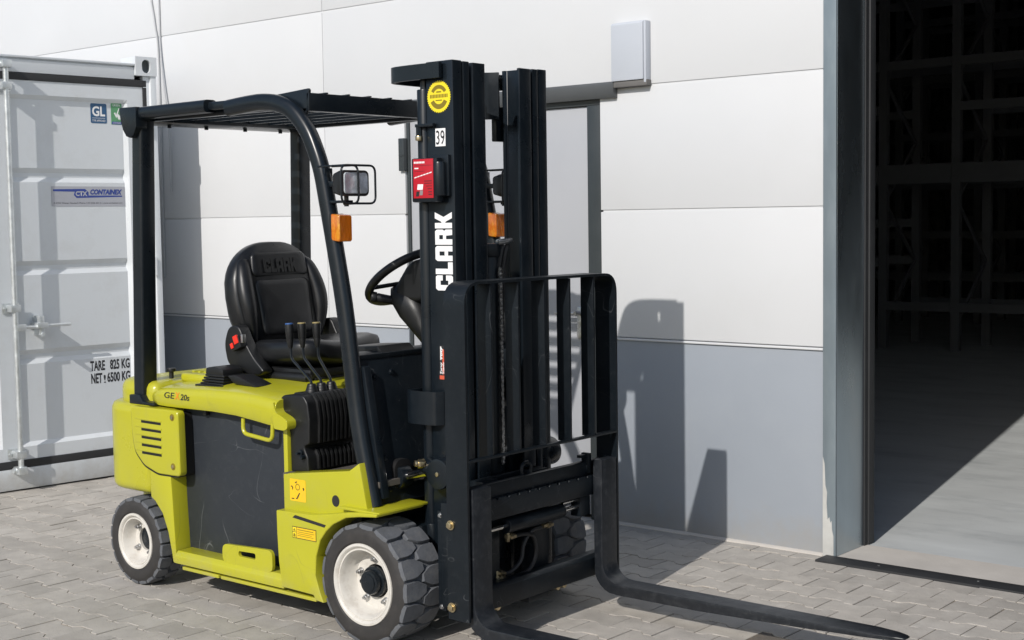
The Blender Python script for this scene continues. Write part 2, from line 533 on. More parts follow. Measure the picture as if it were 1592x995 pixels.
def text(name, body, h, F, m, parent, width=None, align='LEFT', bold=0.0, th=0.0006, shear=0.0):
    cu = bpy.data.curves.new('txt', 'FONT')
    cu.body = body
    cu.size = 1
    cu.align_x = align
    cu.extrude = 0.0
    cu.offset = bold
    cu.shear = shear
    cu.resolution_u = 3
    o = bpy.data.objects.new('txt', cu)
    COL.objects.link(o)
    dg = bpy.context.evaluated_depsgraph_get()
    me = bpy.data.meshes.new_from_object(o.evaluated_get(dg))
    bpy.data.objects.remove(o)
    bpy.data.curves.remove(cu)
    xs = [v.co.x for v in me.vertices]; ys = [v.co.y for v in me.vertices]
    w0, w1, h0, h1 = min(xs), max(xs), min(ys), max(ys)
    sy = h/(h1-h0)
    sx = (width/(w1-w0)) if width else sy
    ox = {'LEFT': w0, 'CENTER': (w0+w1)/2, 'RIGHT': w1}[align]
    for v in me.vertices:
        v.co = ((v.co.x-ox)*sx, (v.co.y-h0)*sy, th)
    me.transform(F)
    me.materials.clear()
    me.materials.append(m)
    me.name = name
    q = bpy.data.objects.new(name, me)
    COL.objects.link(q)
    if parent: attach(q, parent)
    return q

def bolt_head(bm, p, axis, r=0.011, h=0.008):
    p = Vector(p); a = Vector(axis).normalized()
    cyl(bm, p, p+a*h*0.35, r*1.35, 14)
    cyl(bm, p+a*h*0.35, p+a*h, r, 6, bev=r*0.12)

# logo of five block letters, unit cap height; returns polys and width
def logo_polys():
    C = [[(0.12, 0), (0.86, 0), (0.94, 0.08), (0.94, 0.40), (0.62, 0.40), (0.62, 0.27), (0.34, 0.27), (0.34, 0.73), (0.62, 0.73), (0.62, 0.60), (0.94, 0.60), (0.94, 0.92), (0.86, 1), (0.12, 1), (0, 0.88), (0, 0.12)]]
    L_ = [[(0, 0), (0.74, 0), (0.74, 0.27), (0.34, 0.27), (0.34, 1), (0, 1)]]
    A = [rect(0, 0.34, 0, 0.88), [(0, 0.88), (0.34, 0.88), (0.34, 1), (0.12, 1)], rect(0.34, 0.6, 0.76, 1), rect(0.34, 0.6, 0.26, 0.46), [(0.6, 0), (0.94, 0), (0.94, 0.9), (0.84, 1), (0.6, 1)]]
    Rr = [rect(0, 0.34, 0, 1), rect(0.34, 0.6, 0.76, 1), rect(0.34, 0.56, 0.36, 0.54), [(0.6, 0.54), (0.6, 1), (0.84, 1), (0.94, 0.9), (0.94, 0.56), (0.86, 0.47), (0.94, 0.38), (0.94, 0), (0.6, 0), (0.56, 0.36), (0.56, 0.54)]]
    K = [rect(0, 0.34, 0, 1), [(0.34, 0.40), (0.42, 0.36), (0.62, 0), (1.0, 0), (0.70, 0.49), (1.0, 1), (0.62, 1), (0.42, 0.64), (0.34, 0.60)]]
    out = []
    x = 0
    for g, w in ((C, 0.94), (L_, 0.74), (A, 0.94), (Rr, 0.94), (K, 1.0)):
        out += [[(a+x, b) for a, b in p] for p in g]
        x += w+0.075
    return out, x-0.075
LOGO, LOGOW = logo_polys()
def logo(name, F, h, w, m, parent, th=0.0012):
    sx = w/LOGOW
    return print_polys(name, [[(a*sx, b*h) for a, b in p] for p in LOGO], F, m, parent, th)

# ================================================================== THE SETTING
YW = 1.70          # outer face of the white wall panels
# ground: one sheet to the horizon, the joint bed of the paving
bm = B()
g = 600
vs_ = [bm.verts.new(p) for p in ((-g, -g, -0.0032), (g, -g, -0.0032), (g, g, -0.0032), (-g, g, -0.0032))]
bm.faces.new(vs_)
pavement = tag(obj('pavement', bm, SAND), kind='structure')

def proj(p):
    d = Vector(p)-CAM
    z = d.dot(fw)
    return (0.5+FPX*d.dot(r2)/z/1592, 0.5-FPX*d.dot(u2)/z/995, z) if z > 0.1 else (9, 9, z)

# double-T concrete pavers: 200 x 165 mm, laid in rows running along the wall
PL, PW0, PW1, PITCH = 0.200, 0.165, 0.115, 0.140
def paver_outline(g=0.0025):
    hx = PL/2-g
    up_ = [(hx, PW0/2-g), (0.062, PW0/2-g), (0.036, PW1/2-g), (-0.036, PW1/2-g), (-0.062, PW0/2-g), (-hx, PW0/2-g)]
    return up_+[(-x, -y) for x, y in up_]
def paver_bm(bm, cx, cy, tilt=(0, 0), dz=0, rot=0.0, lay=None, val=0):
    o = paver_outline()
    c, s = math.cos(rot), math.sin(rot)
    rings = []
    for sc_, z in ((1.0, -0.03), (1.0, -0.0010), (0.965, 0.0)):
        ring = []
        for x, y in o:
            x2 = x-math.copysign(0.0012, x) if sc_ < 1 else x
            y2 = y-math.copysign(0.0012, y) if sc_ < 1 else y
            zz = z+dz+tilt[0]*x2+tilt[1]*y2
            ring.append(bm.verts.new((cx+c*x2-s*y2, cy+s*x2+c*y2, zz)))
        rings.append(ring)
    n = len(o)
    fs = []
    for a, b in zip(rings, rings[1:]):
        for i in range(n):
            j = (i+1) % n
            fs.append(bm.faces.new((a[i], a[j], b[j], b[i])))
    fs.append(bm.faces.new(rings[-1]))
    if lay is not None:
        for f in fs:
            f[lay] = val
rng = random.Random(3)
spots = []
for j in range(-46, 13):
    for i in range(-40, 26):
        x = i*PL+(PL/2 if j % 2 else 0)+0.08
        y = j*PITCH-0.005
        if y > 1.70 or (x > 0.70 and y > 1.54): continue
        if math.hypot(x-CAM.x, y-CAM.y) < 0.4 and False: continue
        u, v, z = proj((x, y, 0))
        vis = -0.02 < u < 1.02 and -0.02 < v < 1.03
        spots.append((0 if vis else 1, z, x, y))
spots.sort()
tb_ = B()
paver_bm(tb_, 0, 0)
bmesh.ops.recalc_face_normals(tb_, faces=tb_.faces)
bake(tb_, 20)
pme = bpy.data.meshes.new('paver')
tb_.to_mesh(pme)
tb_.free()
pme.materials.append(PAV)
far = B()
lay = far.faces.layers.float.new('rnd')
for k, (h, z, x, y) in enumerate(spots):
    ti = (rng.gauss(0, 0.006), rng.gauss(0, 0.006))
    dz = rng.gauss(0, 0.0009)
    ro = rng.gauss(0, 0.006)
    if k < 300:
        o = bpy.data.objects.new('paver', pme)
        COL.objects.link(o)
        o.location = (x, y, dz)
        o.rotation_euler = (ti[1], -ti[0], ro)
        o.parent = pavement
    else:
        paver_bm(far, x, y, ti, dz, ro, lay, rng.random())
pf = obj('paver_field', far, PAV, pavement, sharp=20)
pf['kind'] = 'stuff'

# ------------------------------------------------------------------ the warehouse
wh = empty('warehouse', (0, 1.8, 0))
tag(wh, 'white panelled warehouse with grey plinth and open loading doorway', 'building')
def part(name, m, parent, fn, sharp=32):
    bm = B()
    fn(bm)
    return obj(name, bm, m, parent, sharp)
def boxpart(name, m, parent, *a, bev=0.0):
    bm = B()
    bx(bm, *a, bev=bev)
    return obj(name, bm, m, parent)

G0, G1, GH = 0.765, 5.2, 4.1                     # loading doorway
DL, DR, DH = -1.925, -0.545, 2.16                 # side door opening
zs = [0.958, 1.597, 2.211, 2.811, 3.42, 4.03, 4.64, 5.25, 5.86]
for r in range(len(zs)-1):
    z0, z1 = zs[r]+0.0045, zs[r+1]-0.0045
    if r < 2: segs = [(-15, -8.6), (-8.596, -2.592), (-2.589, DL), (DR, 0.70)]
    elif r < 5: segs = [(-15, -8.6), (-8.596, -2.592), (-2.589, 0.70)]
    else: segs = [(-15, -8.6), (-8.596, -2.592), (-2.589, 3.4), (3.41, 9.4), (9.41, 15)]
    if r < 5: segs += [(5.27, 9.4), (9.41, 15)]
    for x0, x1 in segs:
        boxpart('wall_panel', WALL, wh, x0, x1, YW, YW+0.07, z0, z1, bev=0.004)
for x0, x1 in ((-15, -8.6), (-8.59, DL), (DR, 0.70), (5.27, 15)):
    boxpart('plinth_panel', PLIN, wh, x0, x1, YW+0.006, YW+0.09, 0.002, 0.948, bev=0.003)
    boxpart('drip_ledge', WALL, wh, x0, x1, YW-0.005, YW+0.03, 0.946, 0.957, bev=0.003)
def mortar(x0, x1):
    bm = B()
    pr(bm, [(YW-0.012, -0.004), (YW-0.010, 0.004), (YW+0.004, 0.012), (YW+0.03, 0.012), (YW+0.03, -0.004)], 'x', x0, x1)
    return obj('base_mortar', bm, APR, wh)
mortar(-15, DL); mortar(DR, 0.70)
def core(bm):
    T = YW+0.072
    for x0, x1, z0, z1 in ((-15, DL-0.01, 0.01, 5.8), (DR+0.01, 0.70, 0.01, 5.8), (DL-0.01, DR+0.01, DH+0.02, 5.8), (0.70, 5.27, GH+0.01, 5.8), (5.27, 15, 0.01, 5.8)):
        bx(bm, x0, x1, T, T+0.16, z0, z1)
part('wall_core', INT, wh, core)
def backing(bm):
    for x0, x1, z0, z1 in ((-14.9, DL-0.012, 0.96, 5.7), (DR+0.012, 0.695, 0.96, 5.7), (DL-0.012, DR+0.012, DH+0.06, 5.7), (0.71, 5.26, GH+0.1, 5.7), (5.28, 14.9, 0.96, 5.7)):
        bx(bm, x0, x1, YW+0.0055, YW+0.06, z0, z1)
part('joint_backing', WALL, wh, backing)
boxpart('side_wall', INT, wh, -15.2, -15.0, YW+0.07, 30, 0, 6)
boxpart('side_wall', INT, wh, 15.0, 15.2, YW+0.07, 30, 0, 6)
boxpart('back_wall', INT, wh, -15.2, 15.2, 30, 30.2, 0, 6)
boxpart('roof', INT, wh, -15.3, 15.3, YW-0.05, 30.3, 5.87, 6.1)
# galvanised doorway surround
def jamb(bm):
    bx(bm, 0.757, 0.767, YW+0.004, 2.0, 0.006, GH, bev=0.002)
part('door_jamb', JAMB, wh, jamb)
jm = boxpart('jamb_flange', JAMF, wh, 0.702, 0.766, YW-0.008, YW+0.004, 0.0, GH+0.06, bev=0.002)
def patch(bm):
    pts = [(0.703, 0.0), (0.757, 0.0), (0.7565, 0.10), (0.750, 0.125), (0.747, 0.17), (0.741, 0.16), (0.736, 0.185), (0.727, 0.175), (0.722, 0.25), (0.7245, 0.30), (0.716, 0.33), (0.712, 0.43), (0.703, 0.46)]
    pr(bm, pts, 'y', YW-0.0095, YW-0.0075)
part('bare_primer', JAMW, jm, patch)
def rub(bm):
    bx(bm, 0.762, 0.782, 2.0, 2.055, 0.008, GH, bev=0.004)
    bx(bm, 0.7675, 0.774, 1.97, 2.0, 0.006, GH)
part('door_seal_strip', GSK, wh, rub)
boxpart('door_jamb', JAMB, wh, 5.2, 5.268, YW-0.008, 2.0, 0, GH+0.06, bev=0.002)
boxpart('door_header', JAMB, wh, 0.767, 5.2, YW-0.008, 2.0, GH, GH+0.06, bev=0.002)
# side door
dl = boxpart('side_door', DOORM, wh, DL+0.024, DR-0.086, YW+0.022, YW+0.07, 0.02, DH-0.03, bev=0.003)
def dframe(bm):
    bx(bm, DL+0.002, DL+0.022, YW+0.012, YW+0.11, 0.0, DH-0.028, bev=0.003)
    bx(bm, DR-0.084, DR-0.002, YW+0.002, YW+0.11, 0.0, DH-0.028, bev=0.003)
    bx(bm, DL+0.002, DR-0.002, YW+0.006, YW+0.11, DH-0.027, DH+0.03, bev=0.003)
part('door_frame', DFR, dl, dframe)
def canopy(bm):
    pts = [(YW-0.001, 2.243), (YW-0.034, 2.238), (YW-0.038, 2.230), (YW-0.038, 2.192), (YW-0.024, 2.16), (YW-0.001, 2.16)]
    pr(bm, pts, 'x', -2.02, -0.434, bev=0.003)
part('door_canopy', CAN, wh, canopy)
def hinge(bm):
    bx(bm, DL-0.03, DL+0.012, YW-0.022, YW+0.01, 1.845, 2.03, bev=0.004)
    bx(bm, DL-0.025, DL+0.008, YW-0.026, YW-0.02, 1.93, 1.936)
part('hinge', DFR, dl, hinge)
def handle(bm):
    bx(bm, -0.716, -0.678, YW+0.011, YW+0.0225, 0.94, 1.105, bev=0.005)
    cyl(bm, (-0.697, YW+0.012, 1.072), (-0.697, YW-0.036, 1.072), 0.011, 14)
    tube(bm, fillet([(-0.697, YW-0.032, 1.072), (-0.82, YW-0.032, 1.072), (-0.835, YW-0.012, 1.066)], 0.012), 0.0095, 10)
    cyl(bm, (-0.697, YW+0.012, 0.99), (-0.697, YW+0.008, 0.99), 0.011, 14)
part('door_handle', STE, dl, handle)

# floor of the warehouse and its threshold
bm = B(); bx(bm, -15, 15, YW+0.3, 30, -0.1, 0.004)
tag(obj('warehouse_floor', bm, FLOOR), kind='structure')
bm = B(); pr(bm, [(0.7, 1.694), (5.3, 1.694), (5.3, YW+0.299), (0.7, YW+0.299)], 'z', -0.1, 0.005)
tag(obj('door_threshold', bm, APR), kind='structure')
bm = B(); bx(bm, 0.722, 5.6, 1.580, 1.692, -0.02, 0.010, bev=0.002)
st = obj('threshold_strip', bm, GSK)
tag(st, 'flat black edging strip set in the ground across the doorway', 'edging strip')
for x in (1.0, 1.45, 1.9, 2.35, 2.8):
    bm = B(); cyl(bm, (x, 1.645, 0.009), (x, 1.645, 0.013), 0.006, 10)
    obj('screw', bm, STE, st)

# pallet racks deep in the dark
def rack(x0, x1, y, lab, levels, bays):
    e = empty('pallet_rack', ((x0+x1)/2, y, 0))
    tag(e, lab, 'rack', 'racks inside the dark warehouse')
    xs_ = [x0+(x1-x0)*i/bays+random.uniform(-0.12, 0.12) for i in range(bays+1)]
    for x in xs_:
        def upr(bm):
            for yy in (y, y+0.9):
                bx(bm, x-0.05, x+0.05, yy, yy+0.07, 0.004, 5.2)
            for k in range(7):
                za, zb = 0.3+k*0.7, 1.0+k*0.7
                if k % 2: za, zb = zb, za
                sweep(bm, [(x, y+0.05, za), (x, y+0.9, zb)], [(-0.015, -0.015), (0.015, -0.015), (0.015, 0.015), (-0.015, 0.015)])
        part('upright', RACK, e, upr)
    for z in levels:
        for i in range(bays):
            xa = xs_[i]+0.052
            xb = xs_[i+1]-0.052
            if random.random() < 0.15: continue
            h = 0.22 if abs(z-1.9) < 0.05 else 0.10
            for yy in (y-0.005, y+0.92):
                boxpart('beam', RACK, e, xa, xb, yy, yy+0.05, z, z+h)
rack(-8.2, 0.3, 11.2, 'grey pallet rack nearest the loading doorway, in deep shade', (0.45, 0.95, 1.4, 1.9, 2.7, 3.2, 4.0), 9)
rack(-10.5, 0.1, 15.2, 'second pallet rack behind the nearest one, barely visible', (0.6, 1.2, 1.9, 2.6, 3.4, 4.2), 8)
rack(-13, 0.4, 20.5, 'farthest pallet rack at the back of the dark hall', (0.7, 1.5, 2.4, 3.3, 4.2), 9)

# grey box on the wall and the two loose cables
wb = empty('wall_box', (-0.335, YW, 2.2))
tag(wb, 'pale grey box fixed high on the wall beside the door canopy', 'wall box')
def wbx(bm):
    pr(bm, [(YW-0.002, 2.524), (YW-0.040, 2.522), (YW-0.050, 2.512), (YW-0.050, 2.236), (YW-0.002, 2.236)], 'x', -0.437, -0.246, bev=0.005)
part('cover', LAMPB, wb, wbx)
def wbs(bm):
    bx(bm, -0.2455, -0.232, YW-0.044, YW-0.002, 2.22, 2.520, bev=0.004)
part('side_strip', LAMPB, wb, wbs)
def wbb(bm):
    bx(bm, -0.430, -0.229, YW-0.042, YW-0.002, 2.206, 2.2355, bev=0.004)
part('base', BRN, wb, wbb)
bm = B()
tube(bm, smooth_path([(-4.29, YW-0.008, 3.9), (-4.27, YW-0.008, 3.2), (-4.22, YW-0.01, 2.9), (-4.19, YW-0.01, 2.6), (-4.2, YW-0.01, 1.2)]), 0.006, 8)
tag(obj('cable', bm, CBL), 'thin grey cable bending towards the container corner on the wall', 'cable')
bm = B()
tube(bm, smooth_path([(-4.17, YW-0.008, 3.9), (-4.17, YW-0.008, 2.95), (-4.165, YW-0.012, 2.75), (-4.13, YW-0.02, 2.5), (-4.075, YW-0.03, 2.2), (-4.07, YW-0.03, 2.0), (-4.085, YW-0.025, 1.78)]), 0.006, 8)
tag(obj('cable', bm, CBL), 'thin grey cable hanging loose down the wall with a free end', 'cable')

# ================================================================== STORAGE CONTAINER
CT = R(5.4)
ct = empty('shipping_container', (-3.806, 0.578, 0), world_parts=False)
ct.rotation_euler = (0, 0, -CT)
tag(ct, 'light grey steel storage container with locked doors beside the warehouse wall', 'container')
SR, SL = 0.755, -1.683           # right and left corner along the door face
DEP, CH = 2.99, 2.606
def casting(name, s0, s1, x0, x1, z0, z1):
    bm = B()
    fr = rrect(s0, s1, z0, z1, 0.004)
    # front plate with oblong hole
    hole = rrect((s0+s1)/2-0.030, (s0+s1)/2+0.030, (z0+z1)/2-0.042, (z0+z1)/2+0.042, 0.0299)
    ring_plate(bm, fr, hole, 'x', max(x0, x1)-0.02, max(x0, x1))
    bx(bm, min(x0, x1), max(x0, x1)-0.10, s0, s1, z0, z1)
    bx(bm, max(x0, x1)-0.10, max(x0, x1)-0.02, s0, s0+0.012, z0, z1)
    bx(bm, max(x0, x1)-0.10, max(x0, x1)-0.02, s1-0.012, s1, z0, z1)
    bx(bm, max(x0, x1)-0.10, max(x0, x1)-0.02, s0+0.012, s1-0.012, z1-0.012, z1)
    bx(bm, max(x0, x1)-0.10, max(x0, x1)-0.02, s0+0.012, s1-0.012, z0, z0+0.012)
    return obj(name, bm, CON, ct)
for s0, s1 in ((SR-0.148, SR), (SL, SL+0.148)):
    for z0, z1 in ((CH-0.118, CH), (0.0, 0.118)):
        casting('corner_casting', s0, s1, -0.16, 0.018, z0, z1)
        boxpart('corner_casting', CON, ct, -DEP, -DEP+0.16, s0, s1, z0, z1, bev=0.004)
for sg, s in ((1, SR), (-1, SL)):
    def post(bm):
        o = [(0.0, s-sg*0.09), (0.0, s-sg*0.048), (0.012, s-sg*0.044), (0.012, s-sg*0.004), (-0.14, s-sg*0.004), (-0.14, s-sg*0.05), (-0.03, s-sg*0.09)]
        pr(bm, o, 'z', 0.118, CH-0.118, bev=0.003)
    part('corner_post', CON, ct, post)
    boxpart('corner_post', CON, ct, -DEP+0.01, -DEP+0.15, min(s-sg*0.06, s-sg*0.006), max(s-sg*0.06, s-sg*0.006), 0.118, CH-0.118, bev=0.004)
    def side(bm):
        n = 16
        pts = []
        x = -0.14
        w = (DEP-0.29)/n
        for i in range(n):
            x0 = -0.14-i*w
            pts += [(x0, s-sg*0.012), (x0-w*0.35, s-sg*0.012), (x0-w*0.5, s-sg*0.045), (x0-w*0.85, s-sg*0.045)]
        pts.append((-DEP+0.15, s-sg*0.012))
        pts += [(-DEP+0.15, s-sg*0.055), (-0.14, s-sg*0.055)]
        pr(bm, pts, 'z', 0.14, CH-0.10)
    part('side_wall', CON, ct, side)
    boxpart('side_rail', CON, ct, -DEP+0.16, -0.16, min(s-sg*0.06, s-sg*0.002), max(s-sg*0.06, s-sg*0.002), CH-0.10, CH-0.03, bev=0.004)
    boxpart('side_rail', CON, ct, -DEP+0.16, -0.16, min(s-sg*0.06, s-sg*0.002), max(s-sg*0.06, s-sg*0.002), 0.012, 0.14, bev=0.004)
boxpart('end_wall', CON, ct, -DEP+0.005, -DEP+0.05, SL+0.1, SR-0.1, 0.118, CH-0.118)
def croof(bm):
    n = 14
    pts = []
    w = (DEP-0.1)/n
    for i in range(n):
        x0 = -0.05-i*w
        pts += [(x0, CH-0.055), (x0-w*0.35, CH-0.055), (x0-w*0.5, CH-0.035), (x0-w*0.85, CH-0.035)]
    pts += [(-DEP+0.05, CH-0.055), (-DEP+0.05, CH-0.09), (-0.05, CH-0.09)]
    pr(bm, pts, 'y', SL+0.06, SR-0.06)
part('roof', CON, ct, croof)
def header(bm):
    pr(bm, [(-0.09, 2.463), (0.0, 2.463), (0.0, 2.535), (-0.012, 2.545), (0.012, 2.548), (0.012, 2.560), (-0.09, 2.565)], 'y', SL+0.149, SR-0.149, bev=0.003)
part('door_header', CON, ct, header)
boxpart('door_sill', CON, ct, -0.12, 0.004, SL+0.149, SR-0.149, 0.010, 0.134, bev=0.004)
boxpart('floor_frame', GSK, ct, -DEP+0.2, -0.02, SL+0.05, SR-0.05, 0.0, 0.14)
SEAM = (SR+SL)/2
def leaf(sg):
    """one door leaf; sg=+1 the leaf next to the warehouse wall"""
    a, b = SEAM+sg*0.012, SEAM+sg*(SR-0.093-SEAM)
    sx_ = [abs(v-SEAM) for v in (a, b)]
    pans = [(0.04, 0.135), (0.235, 1.018)]          # pressed fields, distances from the seam
    z0, z1 = 0.182, 2.418
    pz0, pz1 = 0.258, 2.335
    gro = (0.787, 1.315, 1.865)
    sl_ = sorted(set([sx_[0], sx_[1]]+[v for p in pans for v in (p[0], p[0]+0.022, p[1]-0.022, p[1])]))
    zl = [z0, pz0, pz0+0.024]
    for g_ in gro:
        zl += [g_-0.042, g_-0.014, g_+0.014, g_+0.042]
    zl += [pz1-0.024, pz1, z1]
    def dep(s, z):
        for p in pans:
            if p[0] < s < p[1] and pz0 < z < pz1:
                t = min(1, min(s-p[0], p[1]-s)/0.022, (z-pz0)/0.024, (pz1-z)/0.024)
                t = max(0, t)
                d = 0.024*t
                for g_ in gro:
                    d += 0.020*t*max(0, min(1, (0.042-abs(z-g_))/0.028))
                return d
        return 0
    bm = B()
    V = [[bm.verts.new((-0.006-dep(s, z), SEAM+sg*s, z)) for z in zl] for s in sl_]
    for i in range(len(sl_)-1):
        for j in range(len(zl)-1):
            bm.faces.new((V[i][j], V[i+1][j], V[i+1][j+1], V[i][j+1]))
    t = B()
    bx(t, -0.075, -0.056, min(a, b), max(a, b), z0, z1)
    merge(bm, t)
    for e0, e1 in ((a, a+sg*0.004), (b-sg*0.004, b)):
        bx(bm, -0.056, -0.0062, min(e0, e1), max(e0, e1), z0, z1)
    bx(bm, -0.056, -0.0062, min(a, b), max(a, b), z0, z0+0.004)
    bx(bm, -0.056, -0.0062, min(a, b), max(a, b), z1-0.004, z1)
    bmesh.ops.recalc_face_normals(bm, faces=bm.faces)
    for f in bm.faces:
        c = f.calc_center_median()
        if c.x > -0.054 and f.normal.x < -0.2:
            f.normal_flip()
    d = obj('door', bm, CON, ct, sharp=28, recalc=False)
    def seal(bm):
        bx(bm, -0.05, 0.001, min(a, b+sg*0.026), max(a, b+sg*0.026), 2.419, 2.461, bev=0.004)
        bx(bm, -0.05, 0.002, min(a, b+sg*0.026), max(a, b+sg*0.026), 0.136, 0.181, bev=0.004)
        bx(bm, -0.05, 0.001, min(b+sg*0.001, b+sg*0.026), max(b+sg*0.001, b+sg*0.026), 0.182, 2.418, bev=0.004)
    part('door_seal', GSK, d, seal)
    sb = SEAM+sg*0.215
    def bar(bm):
        cyl(bm, (0.052, sb, 0.115), (0.052, sb, 2.52), 0.0165, 16)
        for z in (0.13, 2.50):
            bx(bm, 0.004, 0.085, sb-0.028, sb+0.028, z-0.022, z+0.022, bev=0.006)
            cyl(bm, (0.03, sb-0.04, z), (0.03, sb+0.042, z), 0.018, 12, bev=0.004)
    part('locking_bar', GAL, d, bar)
    for z in (0.225, 1.085, 2.375):
        def brk(bm):
            bx(bm, -0.005, 0.07, sb-0.03, sb+0.03, z-0.022, z+0.022, bev=0.006)
            bx(bm, -0.004, 0.004, sb-0.055, sb+0.05, z-0.03, z+0.03, bev=0.004)
            for q in (-0.042, 0.04):
                cyl(bm, (0.004, sb+q, z), (0.012, sb+q, z), 0.008, 8)
        part('bar_bracket', GAL, d, brk)
    def hnd(bm):
        z = 0.972
        bx(bm, 0.035, 0.07, min(sb, sb+sg*0.06), max(sb, sb+sg*0.06), z-0.022, z+0.02, bev=0.006)
        tube(bm, fillet([(0.055, sb+sg*0.04, z), (0.055, sb+sg*0.16, z-0.004), (0.05, sb+sg*0.225, z+0.002), (0.05, sb+sg*0.345, z+0.002)], 0.02), 0.010, 10)
        bx(bm, -0.03, 0.064, sb+sg*0.155-0.012, sb+sg*0.155+0.02, z-0.055, z+0.062, bev=0.008)
        bx(bm, -0.02, 0.074, sb+sg*0.155-0.03, sb+sg*0.155+0.04, z-0.012, z+0.022, bev=0.006)
        cyl(bm, (0.05, sb+sg*0.16, z-0.05), (0.078, sb+sg*0.16, z-0.05), 0.012, 10)
    part('door_handle', GAL, d, hnd)
    for z in (0.42, 1.3, 2.18):
        def hg(bm):
            cyl(bm, (0.028, b+sg*0.034, z-0.055), (0.028, b+sg*0.034, z+0.055), 0.014, 12)
            bx(bm, -0.004, 0.018, min(b-sg*0.06, b+sg*0.03), max(b-sg*0.06, b+sg*0.03), z-0.03, z+0.03, bev=0.004)
        part('hinge', CON, d, hg)
    return d
dR = leaf(1)
dL = leaf(-1)
XP = -0.0297        # pressed field surface
def CF(s, z, off=0.0):
    return frame((XP, s, z), (0, 1, 0), (0, 0, 1), off)
# blue square sign, green label, maker's plate, weights
q = print_polys('blue_label', [rrect(0.318, 0.425, 2.186, 2.306, 0.008)], CF(0, 0), BLU, dR, 0.001)
text('lettering', 'GL', 0.062, CF(0.371, 2.228, 0.001), WHT, q, width=0.086, align='CENTER', bold=0.03)
text('lettering', 'TYPE APPROVED', 0.013, CF(0.371, 2.195, 0.001), WHT, q, width=0.088, align='CENTER')
print_polys('rule', [rect(0.328, 0.414, 2.2165, 2.2185)], CF(0, 0, 0.001), WHT, q, 0.0006)
q = print_polys('green_label', [rrect(0.455, 0.528, 2.182, 2.312, 0.004)], CF(0, 0), GRN, dR, 0.001)
print_polys('label_band', [rect(0.459, 0.524, 2.184, 2.200)], CF(0, 0, 0.001), NAVY, q, 0.0006)
print_polys('label_tick', [[(0.474, 2.252), (0.483, 2.258), (0.488, 2.240), (0.508, 2.284), (0.512, 2.282), (0.490, 2.222)], [(0.494, 2.236), (0.500, 2.250), (0.516, 2.236), (0.520, 2.214), (0.504, 2.214)]], CF(0, 0, 0.001), WHT, q, 0.0006)
text('lettering', 'GREEN', 0.013, CF(0.491, 2.294, 0.001), WHT, q, width=0.05, align='CENTER')
text('lettering', 'CONTAINER', 0.008, CF(0.491, 2.188, 0.0018), WHT, q, width=0.054, align='CENTER')
q = print_polys('maker_plate', [rect(0.044, 0.530, 1.680, 1.800)], CF(0, 0), PLQ, dR, 0.0015)
print_polys('logo_mark', [[(0.055, 1.782), (0.262, 1.785), (0.285, 1.765), (0.285, 1.745), (0.51, 1.745), (0.51, 1.737), (0.205, 1.730), (0.188, 1.748), (0.195, 1.768), (0.055, 1.770)]], CF(0, 0, 0.0015), NAVY, q, 0.0006)
text('lettering', 'CTX', 0.030, CF(0.238, 1.741, 0.0022), PLQ, q, width=0.078, align='CENTER', bold=0.05)
text('lettering', 'CONTAINEX', 0.033, CF(0.296, 1.750, 0.0022), NAVY, q, width=0.215, bold=0.05, shear=0.25)
text('lettering', 'A-2355 Wiener Neudorf, Phone +43 2236 601-0 / www.containex.com', 0.010, CF(0.055, 1.694, 0.0016), INK, q, width=0.455)
text('lettering', 'TARE', 0.062, CF(0.256, 0.668), INK, dR, width=0.098, bold=0.03)
text('lettering', '825 KG', 0.062, CF(0.389, 0.668), INK, dR, width=0.135, bold=0.03)
text('lettering', 'NET', 0.062, CF(0.259, 0.590), INK, dR, width=0.074, bold=0.03)
text('lettering', '6500 KG', 0.062, CF(0.367, 0.590), INK, dR, width=0.157, bold=0.03)
text('lettering', '!', 0.05, CF(0.343, 0.588), INK, dR, width=0.014)

# ================================================================== FORKLIFT
fk = empty('forklift', (-0.3, 0, 0))
tag(fk, 'lime green and black electric forklift truck with open driver seat', 'forklift')
def P(name, m, fn, mirror=False, parent=None, sharp=32):
    o = part(name, m, parent or fk, fn, sharp)
    if mirror:
        mirror_copy(o)
    return o

